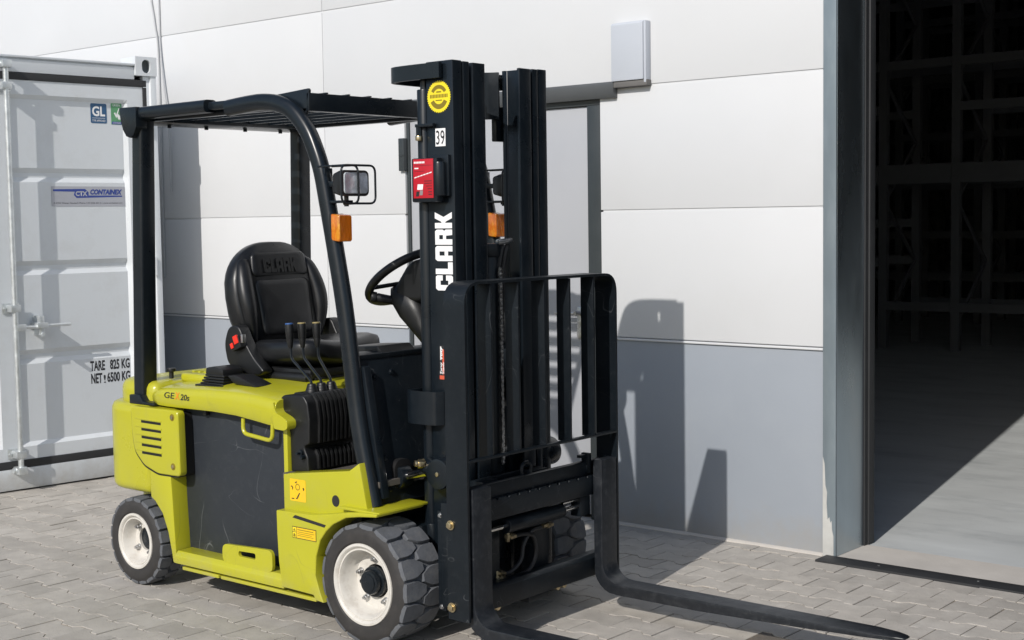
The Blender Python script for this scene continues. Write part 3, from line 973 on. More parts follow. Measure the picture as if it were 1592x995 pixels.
# ---- wheels: rim mesh is the part; tyre, hub and nuts hang on it. Local: axis y, outer face at y=0, inside +y
def make_wheel(Rt, wid, rr, nblk, dish, front):
    bm = B()
    lathe_y(bm, [(rr-0.02, wid*0.8), (rr-0.004, 0.014), (rr+0.004, 0.004), (rr+0.002, -0.003), (rr-0.006, -0.004), (rr-0.013, 0.001),
                 (rr-0.015, 0.006), (rr-0.017, 0.004), (rr-0.022, 0.004), (rr-0.025, 0.010), (rr-0.030, 0.020), (rr-0.036, dish-0.012), (rr-0.046, dish), (rr*0.42, dish+0.002), (rr*0.42, dish+0.05)], 64)
    w = obj('wheel', bm, RIM, None, 40)
    # tyre
    bm = B()
    s = 0.016
    prof = [(rr-0.002, 0.012), (rr+0.003, 0.002), (rr+0.010, -0.004), ((rr+Rt)/2, -0.007), (Rt-0.026, -0.004), (Rt-0.014, 0.004), (Rt-s, 0.018),
            (Rt-s, wid-0.018), (Rt-0.014, wid-0.004), (Rt-0.026, wid+0.004), (rr+0.010, wid+0.004), (rr-0.01, wid-0.01)]
    lathe_y(bm, prof, 72)
    nsw = len(bm.faces)
    pit = 2*math.pi/nblk
    def block(th0, pts, side):
        cx = sum(p[0] for p in pts)/len(pts); cy = sum(p[1] for p in pts)/len(pts)
        rings = []
        for lev, (rad, k) in enumerate(((Rt-s-0.006, 1.03), (Rt-0.005, 1.0), (Rt-0.0005, 0.93))):
            ring = []
            for a, y in pts:
                aa = cx+(a-cx)*k; yy = cy+(y-cy)*k
                edge = max(0, 0.02-(yy if side == 0 else wid-yy))/0.02
                r_ = rad-0.006*edge*edge
                th = th0+aa*pit
                ring.append(bm.verts.new((r_*math.cos(th), yy, r_*math.sin(th))))
            rings.append(ring)
        n = len(pts)
        for a, b in zip(rings, rings[1:]):
            for i in range(n):
                bm.faces.new((a[i], a[(i+1) % n], b[(i+1) % n], b[i]))
        bm.faces.new(rings[-1])
    h = wid/2
    if front:
        A_ = [(-0.43, 0.004), (-0.2, 0.001), (0.2, 0.001), (0.43, 0.004), (0.45, h*0.45), (0.40, h*0.70), (0.17, h*1.08), (-0.17, h*1.08), (-0.40, h*0.70), (-0.45, h*0.45)]
    else:
        A_ = [(-0.42, 0.003), (0.0, 0.001), (0.42, 0.003), (0.44, h*0.5), (0.40, h*0.80), (0.1, h*0.97), (-0.36, h*0.97), (-0.44, h*0.5)]
    for i in range(nblk):
        block(i*pit, A_, 0)
        block((i+0.5)*pit, [(-a, wid-y) for a, y in A_], 1)
    bmesh.ops.recalc_face_normals(bm, faces=bm.faces)
    for f in bm.faces:
        c = f.calc_center_median()
        r_ = math.hypot(c.x, c.z)
        f.material_index = 1 if r_ > Rt-0.020 else 0
    ty = obj('tyre', bm, [RUB, RUBT], None, 30)
    ty.parent = w
    kids = [ty]
    if front:
        bm = B()
        cyl(bm, (0, dish+0.004, 0), (0, dish-0.018, 0), 0.058, 28, bev=0.004)
        cyl(bm, (0, dish-0.018, 0), (0, 0.030, 0), 0.047, 28, r1=0.044, bev=0.006)
        cyl(bm, (0, 0.030, 0), (0, 0.026, 0), 0.033, 24, bev=0.003)
        hb = obj('hub', bm, BLK)
        nn, nr = 5, rr*0.56
    else:
        bm = B()
        cyl(bm, (0, dish+0.03, 0), (0, dish+0.012, 0), 0.05, 28, bev=0.004)
        cyl(bm, (0, dish+0.012, 0), (0, dish+0.004, 0), 0.026, 24, bev=0.003)
        hb = obj('hub', bm, BLK)
        nn, nr = 4, rr*0.55
    hb.parent = w
    kids.append(hb)
    for i in range(nn):
        a = 2*math.pi*i/nn+(R(90) if front else R(45))
        x, z = nr*math.cos(a), nr*math.sin(a)
        bm = B()
        cyl(bm, (x, dish+0.002, z), (x, dish-0.003, z), 0.014, 16, bev=0.001)
        cyl(bm, (x, dish-0.003, z), (x, dish-0.016, z), 0.0105, 6, bev=0.001)
        cyl(bm, (x, dish-0.016, z), (x, dish-0.024, z), 0.0058, 10)
        k = obj('wheel_nut', bm, STE)
        k.parent = w
        kids.append(k)
    if front:
        bm = B()
        cyl(bm, (nr*math.cos(R(190)), dish+0.003, nr*math.sin(R(190))), (nr*math.cos(R(190)), dish-0.0008, nr*math.sin(R(190))), 0.008, 14)
        k = obj('valve_hole', bm, DARK)
        k.parent = w
        kids.append(k)
    return w, kids
def place_wheel(w, kids, loc, rz, copy):
    if copy:
        c = w.copy()
        COL.objects.link(c)
        for k in kids:
            d = k.copy()
            COL.objects.link(d)
            d.parent = c
    else:
        c = w
    c.location = loc
    c.rotation_euler = (0, rz[1], rz[0])
    attach(c, fk)
w, k = make_wheel(0.228, 0.20, 0.150, 17, 0.072, True)
place_wheel(w, k, (0, 0.538, 0.226), (math.pi, 0.4), True)
place_wheel(w, k, (0, -0.538, 0.226), (0, 0.0), False)
w, k = make_wheel(0.193, 0.125, 0.119, 20, 0.055, False)
place_wheel(w, k, (-1.428, 0.527, 0.191), (math.pi, 0.3), True)
place_wheel(w, k, (-1.428, -0.527, 0.191), (0, 0.1), False)
def axle(bm):
    cyl(bm, (0, -0.36, 0.226), (0, 0.36, 0.226), 0.07, 18)
    bx(bm, -0.11, 0.09, -0.31, 0.31, 0.13, 0.42, bev=0.02)
P('axle', BLKW, axle)
def raxle(bm):
    cyl(bm, (-1.428, -0.42, 0.2), (-1.428, 0.42, 0.2), 0.05, 14)
    bx(bm, -1.5, -1.36, -0.3, 0.3, 0.14, 0.3, bev=0.02)
P('axle', BLKW, raxle)

# ---- counterweight and rear body
def cw(bm):
    def outline(x0, x1, hy, r):
        pts = []
        for sy in (-1, 1):
            arc = [(x0+r-r*math.sin(R(t)), sy*(hy-r+r*math.cos(R(t)))) for t in (0, 15, 30, 45, 60, 75, 90)]
            pts += arc if sy < 0 else arc[::-1]
        return [(x1, -hy)]+pts+[(x1, hy)]
    pr(bm, outline(-1.695, -1.312, 0.522, 0.17), 'z', 0.405, 0.792, bev=0.042, seg=4, ang=40)
    pr(bm, outline(-1.672, -1.33, 0.470, 0.15), 'z', 0.74, 0.885, bev=0.05, seg=4, ang=40)
    pr(bm, outline(-1.665, -1.30, 0.36, 0.10), 'z', 0.16, 0.42, bev=0.02, seg=2, ang=40)
P('counterweight', YEL, cw, sharp=40)
def rear_frame(bm):
    pts = [(-1.308, 0.515), (-1.165, 0.510), (-1.158, 0.42), (-1.141, 0.133), (-1.166, 0.135), (-1.172, 0.17), (-1.195, 0.262), (-1.231, 0.338), (-1.279, 0.384), (-1.308, 0.399)]
    pr(bm, pts, 'y', -0.524, -0.405, bev=0.006)
    bx(bm, -1.306, -1.165, -0.505, -0.40, 0.516, 0.785, bev=0.004)
P('rear_frame', YEL, rear_frame, True)
vp_ = fil2([(-1.420, 0.786), (-1.088, 0.786), (-1.083, 0.510), (-1.24, 0.508), (-1.335, 0.535), (-1.398, 0.59), (-1.414, 0.66)], 0.022, 4)
def vpf(bm):
    pr(bm, vp_, 'y', -0.536, -0.496, bev=0.010, seg=3, ang=45)
vent = P('vent_panel', YEL, vpf, True)
def vback(bm):
    cx, cz = -1.25, 0.655
    pr(bm, [(-1.10+(x+1.083)*1.0, 0.772+(z-0.786)*1.0-0.0) if x > -1.2 and z > 0.6 else ((x-0.010, z-0.008) if x < -1.2 else (x-0.012, z-0.007)) for x, z in vp_], 'y', -0.5255, -0.45)
P('groove_shade', DARK, vback, True)  # black sheet standing in for the shaded groove round the panel
for i in range(5):
    z = 0.723-i*0.0335
    def slot(bm):
        pr(bm, [(-1.343, z+0.0065), (-1.205, z+0.0055), (-1.205, z-0.0055), (-1.343, z-0.0045)], 'y', -0.5366, -0.52)  # flat dark strip set proud, painting the shade of a recessed slot
    P('vent_slot_shade', DARK, slot, parent=vent)
    def lip(bm):
        pr(bm, [(-1.385, z+0.014), (-1.200, z+0.013), (-1.200, z+0.008), (-1.385, z+0.009)], 'y', -0.5385, -0.53, bev=0.0012)
    P('vent_lip', YEL, lip, parent=vent)
for x, z in ((-1.125, 0.757), (-1.128, 0.549)):
    def vb(bm):
        cyl(bm, (x, -0.530, z), (x, -0.5366, z), 0.0155, 20, bev=0.001)
    P('dimple_shade', INKY, vb, parent=vent)  # darker yellow disc paints the shade inside the screw dimple
    P('panel_screw', ZIN, lambda bm: cyl(bm, (x, -0.530, z), (x, -0.5405, z), 0.0085, 6, bev=0.001), parent=vent)
# ---- battery hood
def hood(bm):
    xs = [-1.335, -1.318, -1.27, -1.2, -1.05, -0.9, -0.75, -0.62, -0.55, -0.5]
    zb = [0.812, 0.797, 0.791, 0.790, 0.791, 0.792, 0.787, 0.774, 0.766, 0.763]
    zt = [0.826, 0.846, 0.862, 0.869, 0.877, 0.882, 0.883, 0.879, 0.872, 0.864]
    dy = [0.03, 0.015, 0.004, 0, 0, 0, 0, 0, 0, 0.004]
    secs = []
    for x, b, t, d in zip(xs, zb, zt, dy):
        half = [(-0.480+d, b), (-0.500+d, b+0.004), (-0.507+d, b+0.02), (-0.508+d, t-0.014), (-0.503+d, t-0.004), (-0.490+d, t+0.004), (-0.42+d, t+0.016), (-0.30, t+0.026), (-0.12, t+0.033)]
        ring = half+[(-y, z) for y, z in half[::-1]]
        secs.append([(x, y, z) for y, z in ring])
    loft(bm, secs)
    for sy in (-1, 1):
        pts = fil2([(-0.51, 0.868), (-0.495, 0.822), (-0.452, 0.808), (-0.428, 0.795), (-0.428, 0.765), (-0.45, 0.756), (-0.51, 0.759)], 0.012, 3)
        pr(bm, pts, 'y', min(sy*0.511, sy*0.40), max(sy*0.511, sy*0.40), bev=0.007, seg=3, ang=40)
    # raised rear pad with ribs
    bx(bm, -1.30, -1.06, -0.36, 0.36, 0.88, 0.918, bev=0.016, seg=3)
    for i in range(6):
        bx(bm, -1.295+i*0.04, -1.279+i*0.04, -0.30, 0.30, 0.912, 0.924, bev=0.004)
hd = P('hood', YEL, hood, sharp=38)
HF = lambda x, z, o=0: frame((x, -0.5082, z), (1, 0, 0), (0, 0, 1), o)
text('lettering', 'GE', 0.026, HF(-1.212, 0.831), INK, hd, width=0.072, bold=0.012, shear=0.15)
text('lettering', 'X', 0.032, HF(-1.140, 0.829), ORG, hd, width=0.036, bold=0.01, shear=0.2)
text('lettering', '20s', 0.026, HF(-1.102, 0.829), INK, hd, width=0.062, bold=0.02, shear=0.2)
def hloop(bm):
    tube(bm, fillet([(-0.712, -0.495, 0.782), (-0.712, -0.497, 0.722), (-0.535, -0.497, 0.706), (-0.532, -0.495, 0.775)], 0.03, 6), 0.0085, 10)
P('hood_handle', YEL, hloop, True)
P('battery_panel', BAT, lambda bm: bx(bm, -1.160, -0.492, -0.448, -0.40, 0.170, 0.785, bev=0.004), True)
P('battery_light_block', DARK, lambda bm: bx(bm, -1.16, -0.49, -0.399, 0.399, 0.14, 0.80))  # unseen dark box added inside the body to block light
P('corner_post', YEL, lambda bm: bx(bm, -0.490, -0.466, -0.480, -0.41, 0.16, 0.772, bev=0.004), True)
def latch(bm):
    bx(bm, -1.005, -0.985, -0.47, -0.448, 0.768, 0.79, bev=0.003)
P('hood_latch', PLA, latch, True)
def sill(bm):
    pr(bm, [(-0.534, 0.138), (-0.534, 0.172), (-0.518, 0.190), (-0.405, 0.192), (-0.405, 0.132)], 'x', -1.139, -0.448, bev=0.004)
    bx(bm, -1.10, -0.86, -0.526, -0.47, 0.114, 0.1275, bev=0.002)
    bx(bm, -0.845, -0.27, -0.526, -0.47, 0.114, 0.1275, bev=0.002)
P('side_sill', YEL, sill, True)
P('underbody', BLKW, lambda bm: bx(bm, -1.2, -0.2, -0.46, 0.46, 0.115, 0.136))
def tab(bm):
    out = fil2([(-0.835, 0.186), (-0.835, 0.262), (-0.525, 0.276), (-0.525, 0.186)], 0.03, 5)
    n = len(out)
    cx, cz = -0.68, 0.231
    inn = []
    for i, (x, z) in enumerate(out):
        inn.append((cx+(x-cx)*0.34, cz+0.006+(z-cz)*0.28))
    ring_plate(bm, out, inn, 'y', -0.522, -0.508, bev=0.0)
P('step_tab', YEL, tab, True)
# ---- front fenders and cowl sides
def fend(bm):
    pts = [(-0.464, 0.450), (-0.463, 0.36), (-0.457, 0.25), (-0.441, 0.150), (-0.262, 0.1465), (-0.25, 0.128), (-0.205, 0.124), (-0.224, 0.16), (-0.248, 0.225), (-0.240, 0.30), (-0.215, 0.364), (-0.18, 0.404), (-0.142, 0.434), (-0.072, 0.467), (0.0, 0.479), (0.09, 0.488),
           (0.094, 0.501), (0.0, 0.496), (-0.06, 0.490), (-0.15, 0.472), (-0.26, 0.455), (-0.36, 0.452)]
    pr(bm, pts, 'y', -0.548, -0.30, bev=0.007, seg=3, ang=40)
fe = P('fender', YEL, fend, True)
def cside(bm):
    pr(bm, [(-0.462, 0.587), (-0.09, 0.636), (-0.036, 0.670), (0.004, 0.494), (-0.15, 0.455), (-0.462, 0.43)], 'y', -0.508, -0.44, bev=0.005)
cs = P('cowl_side', YEL, cside, True)
def mudtop(bm):
    bx(bm, -0.12, 0.092, -0.535, -0.27, 0.494, 0.5035, bev=0.003)
P('mudguard_top', YEL, mudtop, True)
P('front_frame', BLKW, lambda bm: bx(bm, -0.46, -0.1, -0.44, 0.44, 0.16, 0.56))
cf = lambda x, z, y=-0.5082, o=0: frame((x, y, z), (1, 0, 0), (0, 0, 1), o)
print_polys('hole_shade', [[(-0.166+0.020*math.cos(t*0.3142), 0.514+0.022*math.sin(t*0.3142)) for t in range(20)]], cf(0, 0), INK, cs, 0.001)  # black disc paints the shade inside an open hole
q = print_polys('warning_sticker', [rrect(-0.424, -0.333, 0.487, 0.573, 0.005)], cf(0, 0), YSO, cs, 0.0008)
pic = [[(-0.395, 0.56), (-0.382, 0.566), (-0.386, 0.556)], rect(-0.418, -0.408, 0.541, 0.545), [(-0.41, 0.545), (-0.404, 0.538), (-0.41, 0.528)], rect(-0.35, -0.342, 0.538, 0.542), [(-0.346, 0.545), (-0.340, 0.536), (-0.348, 0.53)],
       [(-0.385, 0.502), (-0.37, 0.522), (-0.366, 0.520), (-0.378, 0.500)], rect(-0.39, -0.38, 0.496, 0.500), rect(-0.415, -0.40, 0.494, 0.498)]
print_polys('pictogram', pic, cf(0, 0, o=0.0008), INK, q, 0.0005)
ring = [(-0.379+0.013*math.cos(t*0.524), 0.543+0.013*math.sin(t*0.524)) for t in range(12)]
bm = B(); ring_plate(bm, ring, [(-0.379+(x+0.379)*0.75, 0.543+(z-0.543)*0.75) for x, z in ring], 'z', 0, 0.0005)
bmesh.ops.transform(bm, matrix=cf(0, 0, o=0.0008), verts=bm.verts)
obj('pictogram', bm, INKY, q)
FF = lambda o=0: frame((0, -0.5482, 0), (1, 0, 0), (0, 0, 1), o)
q = print_polys('caution_label', [[(-0.370, 0.355), (-0.235, 0.355), (-0.235, 0.400), (-0.370, 0.400)]], FF(), INK, fe, 0.0008)
print_polys('label_face', [rect(-0.3455, -0.2375, 0.3575, 0.3975)], FF(0.0008), YSO, q, 0.0004)
print_polys('label_face', [rect(-0.3675, -0.348, 0.3575, 0.3775), rect(-0.3675, -0.348, 0.380, 0.3975)], FF(0.0008), YST, q, 0.0004)
print_polys('label_lines', [rect(-0.340, -0.25, 0.388, 0.391), rect(-0.340, -0.245, 0.380, 0.382), rect(-0.340, -0.26, 0.373, 0.375), rect(-0.340, -0.25, 0.366, 0.368),
                            [(-0.365, 0.383), (-0.351, 0.383), (-0.358, 0.395)], [(-0.365, 0.36), (-0.351, 0.36), (-0.353, 0.372), (-0.362, 0.374)]], FF(0.0012), INKY, q, 0.0003)
print_polys('trim_slot_shade', [[(-0.368, 0.433), (-0.352, 0.4445), (-0.18, 0.427), (-0.188, 0.4165)]], FF(), INK, fe, 0.0009)  # black strip paints the shade in the recessed groove

# ---- floor, bulkhead, lever console
P('floor_plate', MATF, lambda bm: (bx(bm, -0.37, 0.0, -0.44, 0.44, 0.57, 0.592), bx(bm, -0.465, -0.02, -0.507, -0.438, 0.57, 0.590)))
def bulk(bm):
    pr(bm, [(-0.150, 1.045), (-0.110, 1.045), (-0.008, 0.50), (-0.05, 0.50)], 'y', -0.455, 0.455, bev=0.004)
    pr(bm, [(-0.180, 1.040), (-0.106, 1.040), (-0.102, 1.060), (-0.180, 1.066)], 'y', -0.45, 0.45, bev=0.004)
bu = P('bulkhead', BLKW, bulk)
for y, z in ((-0.36, 0.975), (-0.27, 0.985), (-0.37, 0.672), (-0.37, 0.555), (0.36, 0.975), (0.27, 0.985)):
    x = -0.110+(1.045-z)/0.545*0.102
    P('bolt', BLK, lambda bm: cyl(bm, (x-0.002, y, z), (x+0.010, y, z), 0.011, 12, bev=0.003), parent=bu)
def pocket(bm):
    bm2 = rrect(-0.345, -0.255, 0.545, 0.66, 0.035)
    pr(bm, bm2, 'x', -0.06, -0.0125)
P('cylinder_slot_shade', DARK, pocket, True, parent=bu)  # dark plate painting the shade of the cylinder opening
def cons(bm):
    pr(bm, fil2([(-0.518, 0.874), (-0.498, 0.888), (-0.385, 0.893), (-0.362, 0.866), (-0.352, 0.80), (-0.356, 0.706), (-0.386, 0.694), (-0.378, 0.672), (-0.366, 0.655), (-0.362, 0.594), (-0.464, 0.588), (-0.466, 0.745), (-0.518, 0.80)], 0.010, 3), 'y', -0.466, -0.20, bev=0.012, seg=3, ang=40)
con = P('lever_console', PLA, cons, sharp=40)
for i in range(9):
    y = -0.415+i*0.0225
    def rib(bm):
        pr(bm, fil2([(-0.405, 0.898), (-0.380, 0.900), (-0.352, 0.868), (-0.341, 0.80), (-0.346, 0.705), (-0.37, 0.703), (-0.40, 0.75)], 0.006, 2), 'y', y-0.0055, y+0.0055, bev=0.002)
        pr(bm, fil2([(-0.378, 0.684), (-0.366, 0.680), (-0.352, 0.655), (-0.351, 0.602), (-0.38, 0.60)], 0.006, 2), 'y', y-0.0055, y+0.0055, bev=0.002)
    P('console_rib', PLA, rib, parent=con)
def key(bm):
    cyl(bm, (-0.40, -0.463, 0.668), (-0.40, -0.478, 0.668), 0.014, 16, bev=0.003)
    bx(bm, -0.407, -0.393, -0.494, -0.476, 0.664, 0.672, bev=0.002)
    cyl(bm, (-0.385, -0.463, 0.655), (-0.385, -0.486, 0.652), 0.009, 12, bev=0.002)
P('key_switch', BLK, key, parent=con)
def gaiter(bm):
    for i in range(3):
        y = -0.365+i*0.048
        x = -0.445+i*0.004
        for j in range(4):
            cyl(bm, (x, y, 0.886+j*0.010), (x, y, 0.896+j*0.010), 0.030-j*0.0035, 16, r1=0.026-j*0.0035, bev=0.001)
    bx(bm, -0.49, -0.39, -0.42, -0.22, 0.882, 0.894, bev=0.006)
P('lever_gaiter', PLA, gaiter)
for i, (kn, dx) in enumerate(((KNB, 0), (KNY, 0.004), (KNY, 0.008))):
    y = -0.365+i*0.048
    x = -0.445+i*0.004
    tx = x-(0.095, 0.080, 0.050)[i]
    def rod(bm):
        tube(bm, fillet([(x, y, 0.91), (x-0.002, y, 0.935), (tx-0.012, y-0.008, 1.02), (tx-0.014, y-0.010, 1.08)], 0.012, 3), 0.0055, 8)
    le = P('lever', BLK, rod)
    def knob(bm):
        cyl(bm, (tx-0.014, y-0.010, 1.062), (tx-0.015, y-0.011, 1.098), 0.0085, 16, r1=0.015, bev=0.001)
        cyl(bm, (tx-0.015, y-0.011, 1.0975), (tx-0.016, y-0.012, 1.158), 0.015, 16, r1=0.0185, bev=0.003)
    P('knob', PLA, knob, parent=le)
    P('knob_cap', kn, lambda bm: cyl(bm, (tx-0.016, y-0.012, 1.1575), (tx-0.0162, y-0.012, 1.1625), 0.0165, 16, bev=0.001), parent=le)

# ---- seat
def cushion(bm, outline, depth, axis_fn, layers=7, bulge=0.5, inset=0.05):
    """rounded pad: outline (u,v) list swept through depth d in [0,depth], ends pulled in"""
    n = len(outline)
    cu = sum(p[0] for p in outline)/n; cv = sum(p[1] for p in outline)/n
    secs = []
    for i in range(layers+1):
        t = i/layers
        a = abs(2*t-1)
        k = math.sqrt(max(0, 1-a**3.0))
        ins = inset*(1-k)
        ring = []
        for u, v in outline:
            du, dv = u-cu, v-cv
            L = math.hypot(du, dv)
            s = max(0.05, (L-ins)/L)
            ring.append(axis_fn(cu+du*s, cv+dv*s, depth*t))
        secs.append(ring)
    # domed end caps
    for end in (0, 1):
        base = [(u, v) for u, v in outline]
        for j, k in enumerate((0.82, 0.55, 0.25)):
            ring = []
            for u, v in base:
                du, dv = (u-cu), (v-cv)
                L = math.hypot(du, dv)
                s = max(0.05, (L-inset)/L)*k
                d = (-bulge if end == 0 else depth+bulge)*(1-k*k)+(depth*end)*(k*k) if end == 0 else depth+bulge*(1-k*k)
                if end == 0: d = -bulge*(1-k*k)
                ring.append(axis_fn(cu+du*s, cv+dv*s, d))
            if end == 0: secs.insert(0, ring)
            else: secs.append(ring)
    loft(bm, secs)
def backout(n=44):
    pts = []
    for i in range(n):
        a = 2*math.pi*i/n
        c, s = math.cos(a), math.sin(a)
        e = 0.62
        u = math.copysign(abs(c)**e, c)*0.252
        v = math.copysign(abs(s)**e, s)
        if v > 0:
            v = v*0.235
            u *= 1-0.30*(max(0, v)/0.235)**2.2
        else:
            v = v*0.235
            u *= 1-0.05*(abs(v)/0.235)**2
        pts.append((u, v))
    return pts
BT = R(11)
def bk(u, v, d):
    # u across (y), v up the backrest, d forward
    return (-1.135+(-math.sin(BT))*v+math.cos(BT)*d, u-0.005, 1.235+math.cos(BT)*v+math.sin(BT)*d)
def sback(bm):
    cushion(bm, backout(), 0.115, bk, 8, 0.012, 0.055)
se = P('seat_backrest', VIN, sback, sharp=60)
def spanel(bm):
    o = [(u*(0.93+0.35*(v+0.2)), v) for u, v in rrect(-0.152, 0.152, -0.185, 0.062, 0.034, 9)]
    cushion(bm, o, 0.030, lambda u, v, d: bk(u, v, d+0.098), 5, 0.004, 0.014)
P('backrest_pad', VIN, spanel, sharp=60, parent=se)
def sups(bm):
    o = [(u*(1.07-0.75*(v-0.08)), v) for u, v in rrect(-0.150, 0.150, 0.074, 0.180, 0.024, 9)]
    cushion(bm, o, 0.024, lambda u, v, d: bk(u, v, d+0.102), 4, 0.002, 0.010)
P('backrest_pad', VIN, sups, sharp=60, parent=se)
for sy in (-1, 1):
    def bol(bm):
        path = smooth_path([bk(sy*0.185, -0.20, 0.095), bk(sy*0.203, -0.08, 0.118), bk(sy*0.203, 0.03, 0.114), bk(sy*0.180, 0.14, 0.095), bk(sy*0.15, 0.175, 0.07)], 5)
        n = len(path)
        rings = []
        for i, p in enumerate(path):
            t = i/(n-1)
            r_ = 0.040*math.sin(math.pi*(0.14+0.80*t))+0.002
            rings.append([(p.x+r_*0.85*math.cos(a), p.y+r_*0.9*math.sin(a), p.z) for a in [2*math.pi*j/12 for j in range(12)]])
        loft(bm, rings)
    P('side_bolster', VIN, bol, sharp=70, parent=se)
logo('lettering', frame(bk(-0.098, 0.088, 0.130), (0, 1, 0), (-math.sin(BT), 0, math.cos(BT))), 0.062, 0.19, PLA, se, 0.004)
def sc_out():
    pts = []
    for i in range(40):
        a = 2*math.pi*i/40
        c, s = math.cos(a), math.sin(a)
        u = math.copysign(abs(c)**0.5, c)*0.225
        v = math.copysign(abs(s)**0.55, s)*0.245
        pts.append((u-0.82, v-0.005))
    return pts
def scush(bm):
    def ax(u, v, d):
        t = (u+1.0)/0.45
        return (u, v, 0.945+d+0.030*t-0.014*math.cos(math.pi*min(1, abs(v)/0.25)))
    cushion(bm, sc_out(), 0.105, ax, 7, 0.006, 0.045)
P('seat_cushion', VIN, scush, sharp=60)
def sbase(bm):
    bx(bm, -1.06, -0.62, -0.215, 0.215, 0.915, 0.957, bev=0.015)
    for i in range(3):
        bx(bm, -1.02+0.01*i, -0.60-0.008*i, -0.205+0.008*i, 0.205-0.008*i, 0.886+i*0.012, 0.896+i*0.012, bev=0.004)
    bx(bm, -1.0, -0.63, -0.19, 0.19, 0.86, 0.92)
    cyl(bm, (-1.0, -0.222, 0.915), (-0.62, -0.222, 0.922), 0.022, 14, bev=0.008)
P('seat_base', PLA, sbase)
for sy in (-1, 1):
    def hip(bm):
        o = fil2([(-1.055, 0.965), (-1.075, 1.05), (-1.045, 1.125), (-0.975, 1.135), (-0.945, 1.075), (-0.885, 1.0), (-0.815, 0.945), (-0.85, 0.925), (-0.98, 0.93)], 0.03, 4)
        pr(bm, o, 'y', min(sy*0.235, sy*0.290)-0.005, max(sy*0.235, sy*0.290)-0.005, bev=0.016, seg=3, ang=50)
    hp = P('hip_restraint', PLA, hip, sharp=50)
    if sy < 0:
        def bk1(bm):
            t = B()
            bx(t, -0.032, 0.032, -0.018, 0.018, -0.024, 0.030, bev=0.008)
            bmesh.ops.transform(t, matrix=Matrix.Translation((-0.965, -0.305, 1.055)) @ Matrix.Rotation(R(-22), 4, 'Y'), verts=t.verts)
            merge(bm, t)
        P('belt_buckle', PLA, bk1, parent=hp)
        def bk2(bm):
            for x0, x1, z0, z1 in ((-0.002, 0.026, -0.002, 0.034), (-0.03, -0.012, -0.012, 0.012)):
                t = B()
                bx(t, x0, x1, -0.022, -0.012, z0, z1, bev=0.003)
                bmesh.ops.transform(t, matrix=Matrix.Translation((-0.965, -0.305, 1.055)) @ Matrix.Rotation(R(-22), 4, 'Y'), verts=t.verts)
                merge(bm, t)
        P('buckle_button', REDB, bk2, parent=hp)
        P('buckle_tongue', STE, lambda bm: bx(bm, -0.934, -0.921, -0.318, -0.30, 1.062, 1.097, bev=0.002), parent=hp)
# ribbed rubber boot and pedal-like lever on the hood
def boot(bm):
    for j in range(4):
        k = j*0.005
        bx(bm, -1.055+k, -0.905-k*0.6, -0.44+k, -0.30-k, 0.893+j*0.011, 0.902+j*0.011, bev=0.003)
    pr(bm, [(-1.040, 0.932), (-1.036, 0.962), (-0.98, 0.970), (-0.925, 0.958), (-0.922, 0.932)], 'y', -0.424, -0.316, bev=0.008)
    bx(bm, -1.07, -0.89, -0.455, -0.285, 0.884, 0.894, bev=0.002)
    bx(bm, -1.03, -0.93, -0.415, -0.325, 0.89, 0.94)
P('rubber_boot', PLA, boot)
def rl(bm):
    pr(bm, [(-0.90, 0.935), (-0.84, 0.938), (-0.71, 0.902), (-0.73, 0.895), (-0.86, 0.905)], 'y', -0.42, -0.33, bev=0.004)
    cyl(bm, (-0.80, -0.40, 0.88), (-0.79, -0.40, 0.92), 0.012, 10)
P('release_lever', PLA, rl)
P('hood_knob', PLA, lambda bm: (cyl(bm, (-1.36, -0.36, 0.89), (-1.36, -0.36, 0.925), 0.010, 12), cyl(bm, (-1.36, -0.36, 0.92), (-1.36, -0.36, 0.936), 0.020, 14, bev=0.004)))

# ---- steering column and wheel
SC = Vector((-0.285, 0.03, 1.335)); ST = R(36)
def colm(bm):
    # shroud lofted from the bulkhead up to the wheel hub
    st_ = [(-0.105, 1.05, 0.050, 0.075), (-0.135, 1.09, 0.065, 0.085), (-0.195, 1.16, 0.090, 0.10), (-0.225, 1.22, 0.105, 0.11), (-0.235, 1.265, 0.095, 0.105), (-0.240, 1.295, 0.060, 0.08)]
    secs = []
    for x, z, hx, hy in st_:
        secs.append([(x+hx*math.copysign(abs(math.cos(a))**0.7, math.cos(a)), SC.y+hy*math.copysign(abs(math.sin(a))**0.7, math.sin(a)), z+hx*0.55*math.cos(a)*-0.6) for a in [2*math.pi*j/20 for j in range(20)]])
    loft(bm, secs)
P('steering_column', PLA, colm, sharp=50)
def dash(bm):
    pr(bm, fil2([(-0.26, 1.245), (-0.27, 1.30), (-0.19, 1.40), (-0.09, 1.42), (-0.06, 1.36), (-0.12, 1.24)], 0.035, 4), 'y', -0.07, 0.15, bev=0.03, seg=3)
P('dash_pod', PLA, dash, sharp=50)
Msw = Matrix.Translation(SC) @ Matrix.Rotation(-ST, 4, 'Y')
def swh(bm):
    t = B()
    ring = [(0.178*math.cos(2*math.pi*i/44), 0.178*math.sin(2*math.pi*i/44), 0) for i in range(44)]
    tube(t, ring, 0.0175, 12, True)
    for a in (0.35, 2.1, 4.3):
        tube(t, [(0.03*math.cos(a), 0.03*math.sin(a), -0.02), (0.172*math.cos(a), 0.172*math.sin(a), 0)], 0.009, 8)
    cyl(t, (0, 0, -0.05), (0, 0, 0.004), 0.040, 20, bev=0.006)
    bmesh.ops.transform(t, matrix=Msw, verts=t.verts)
    merge(bm, t)
P('steering_wheel', PLA, swh, sharp=50)
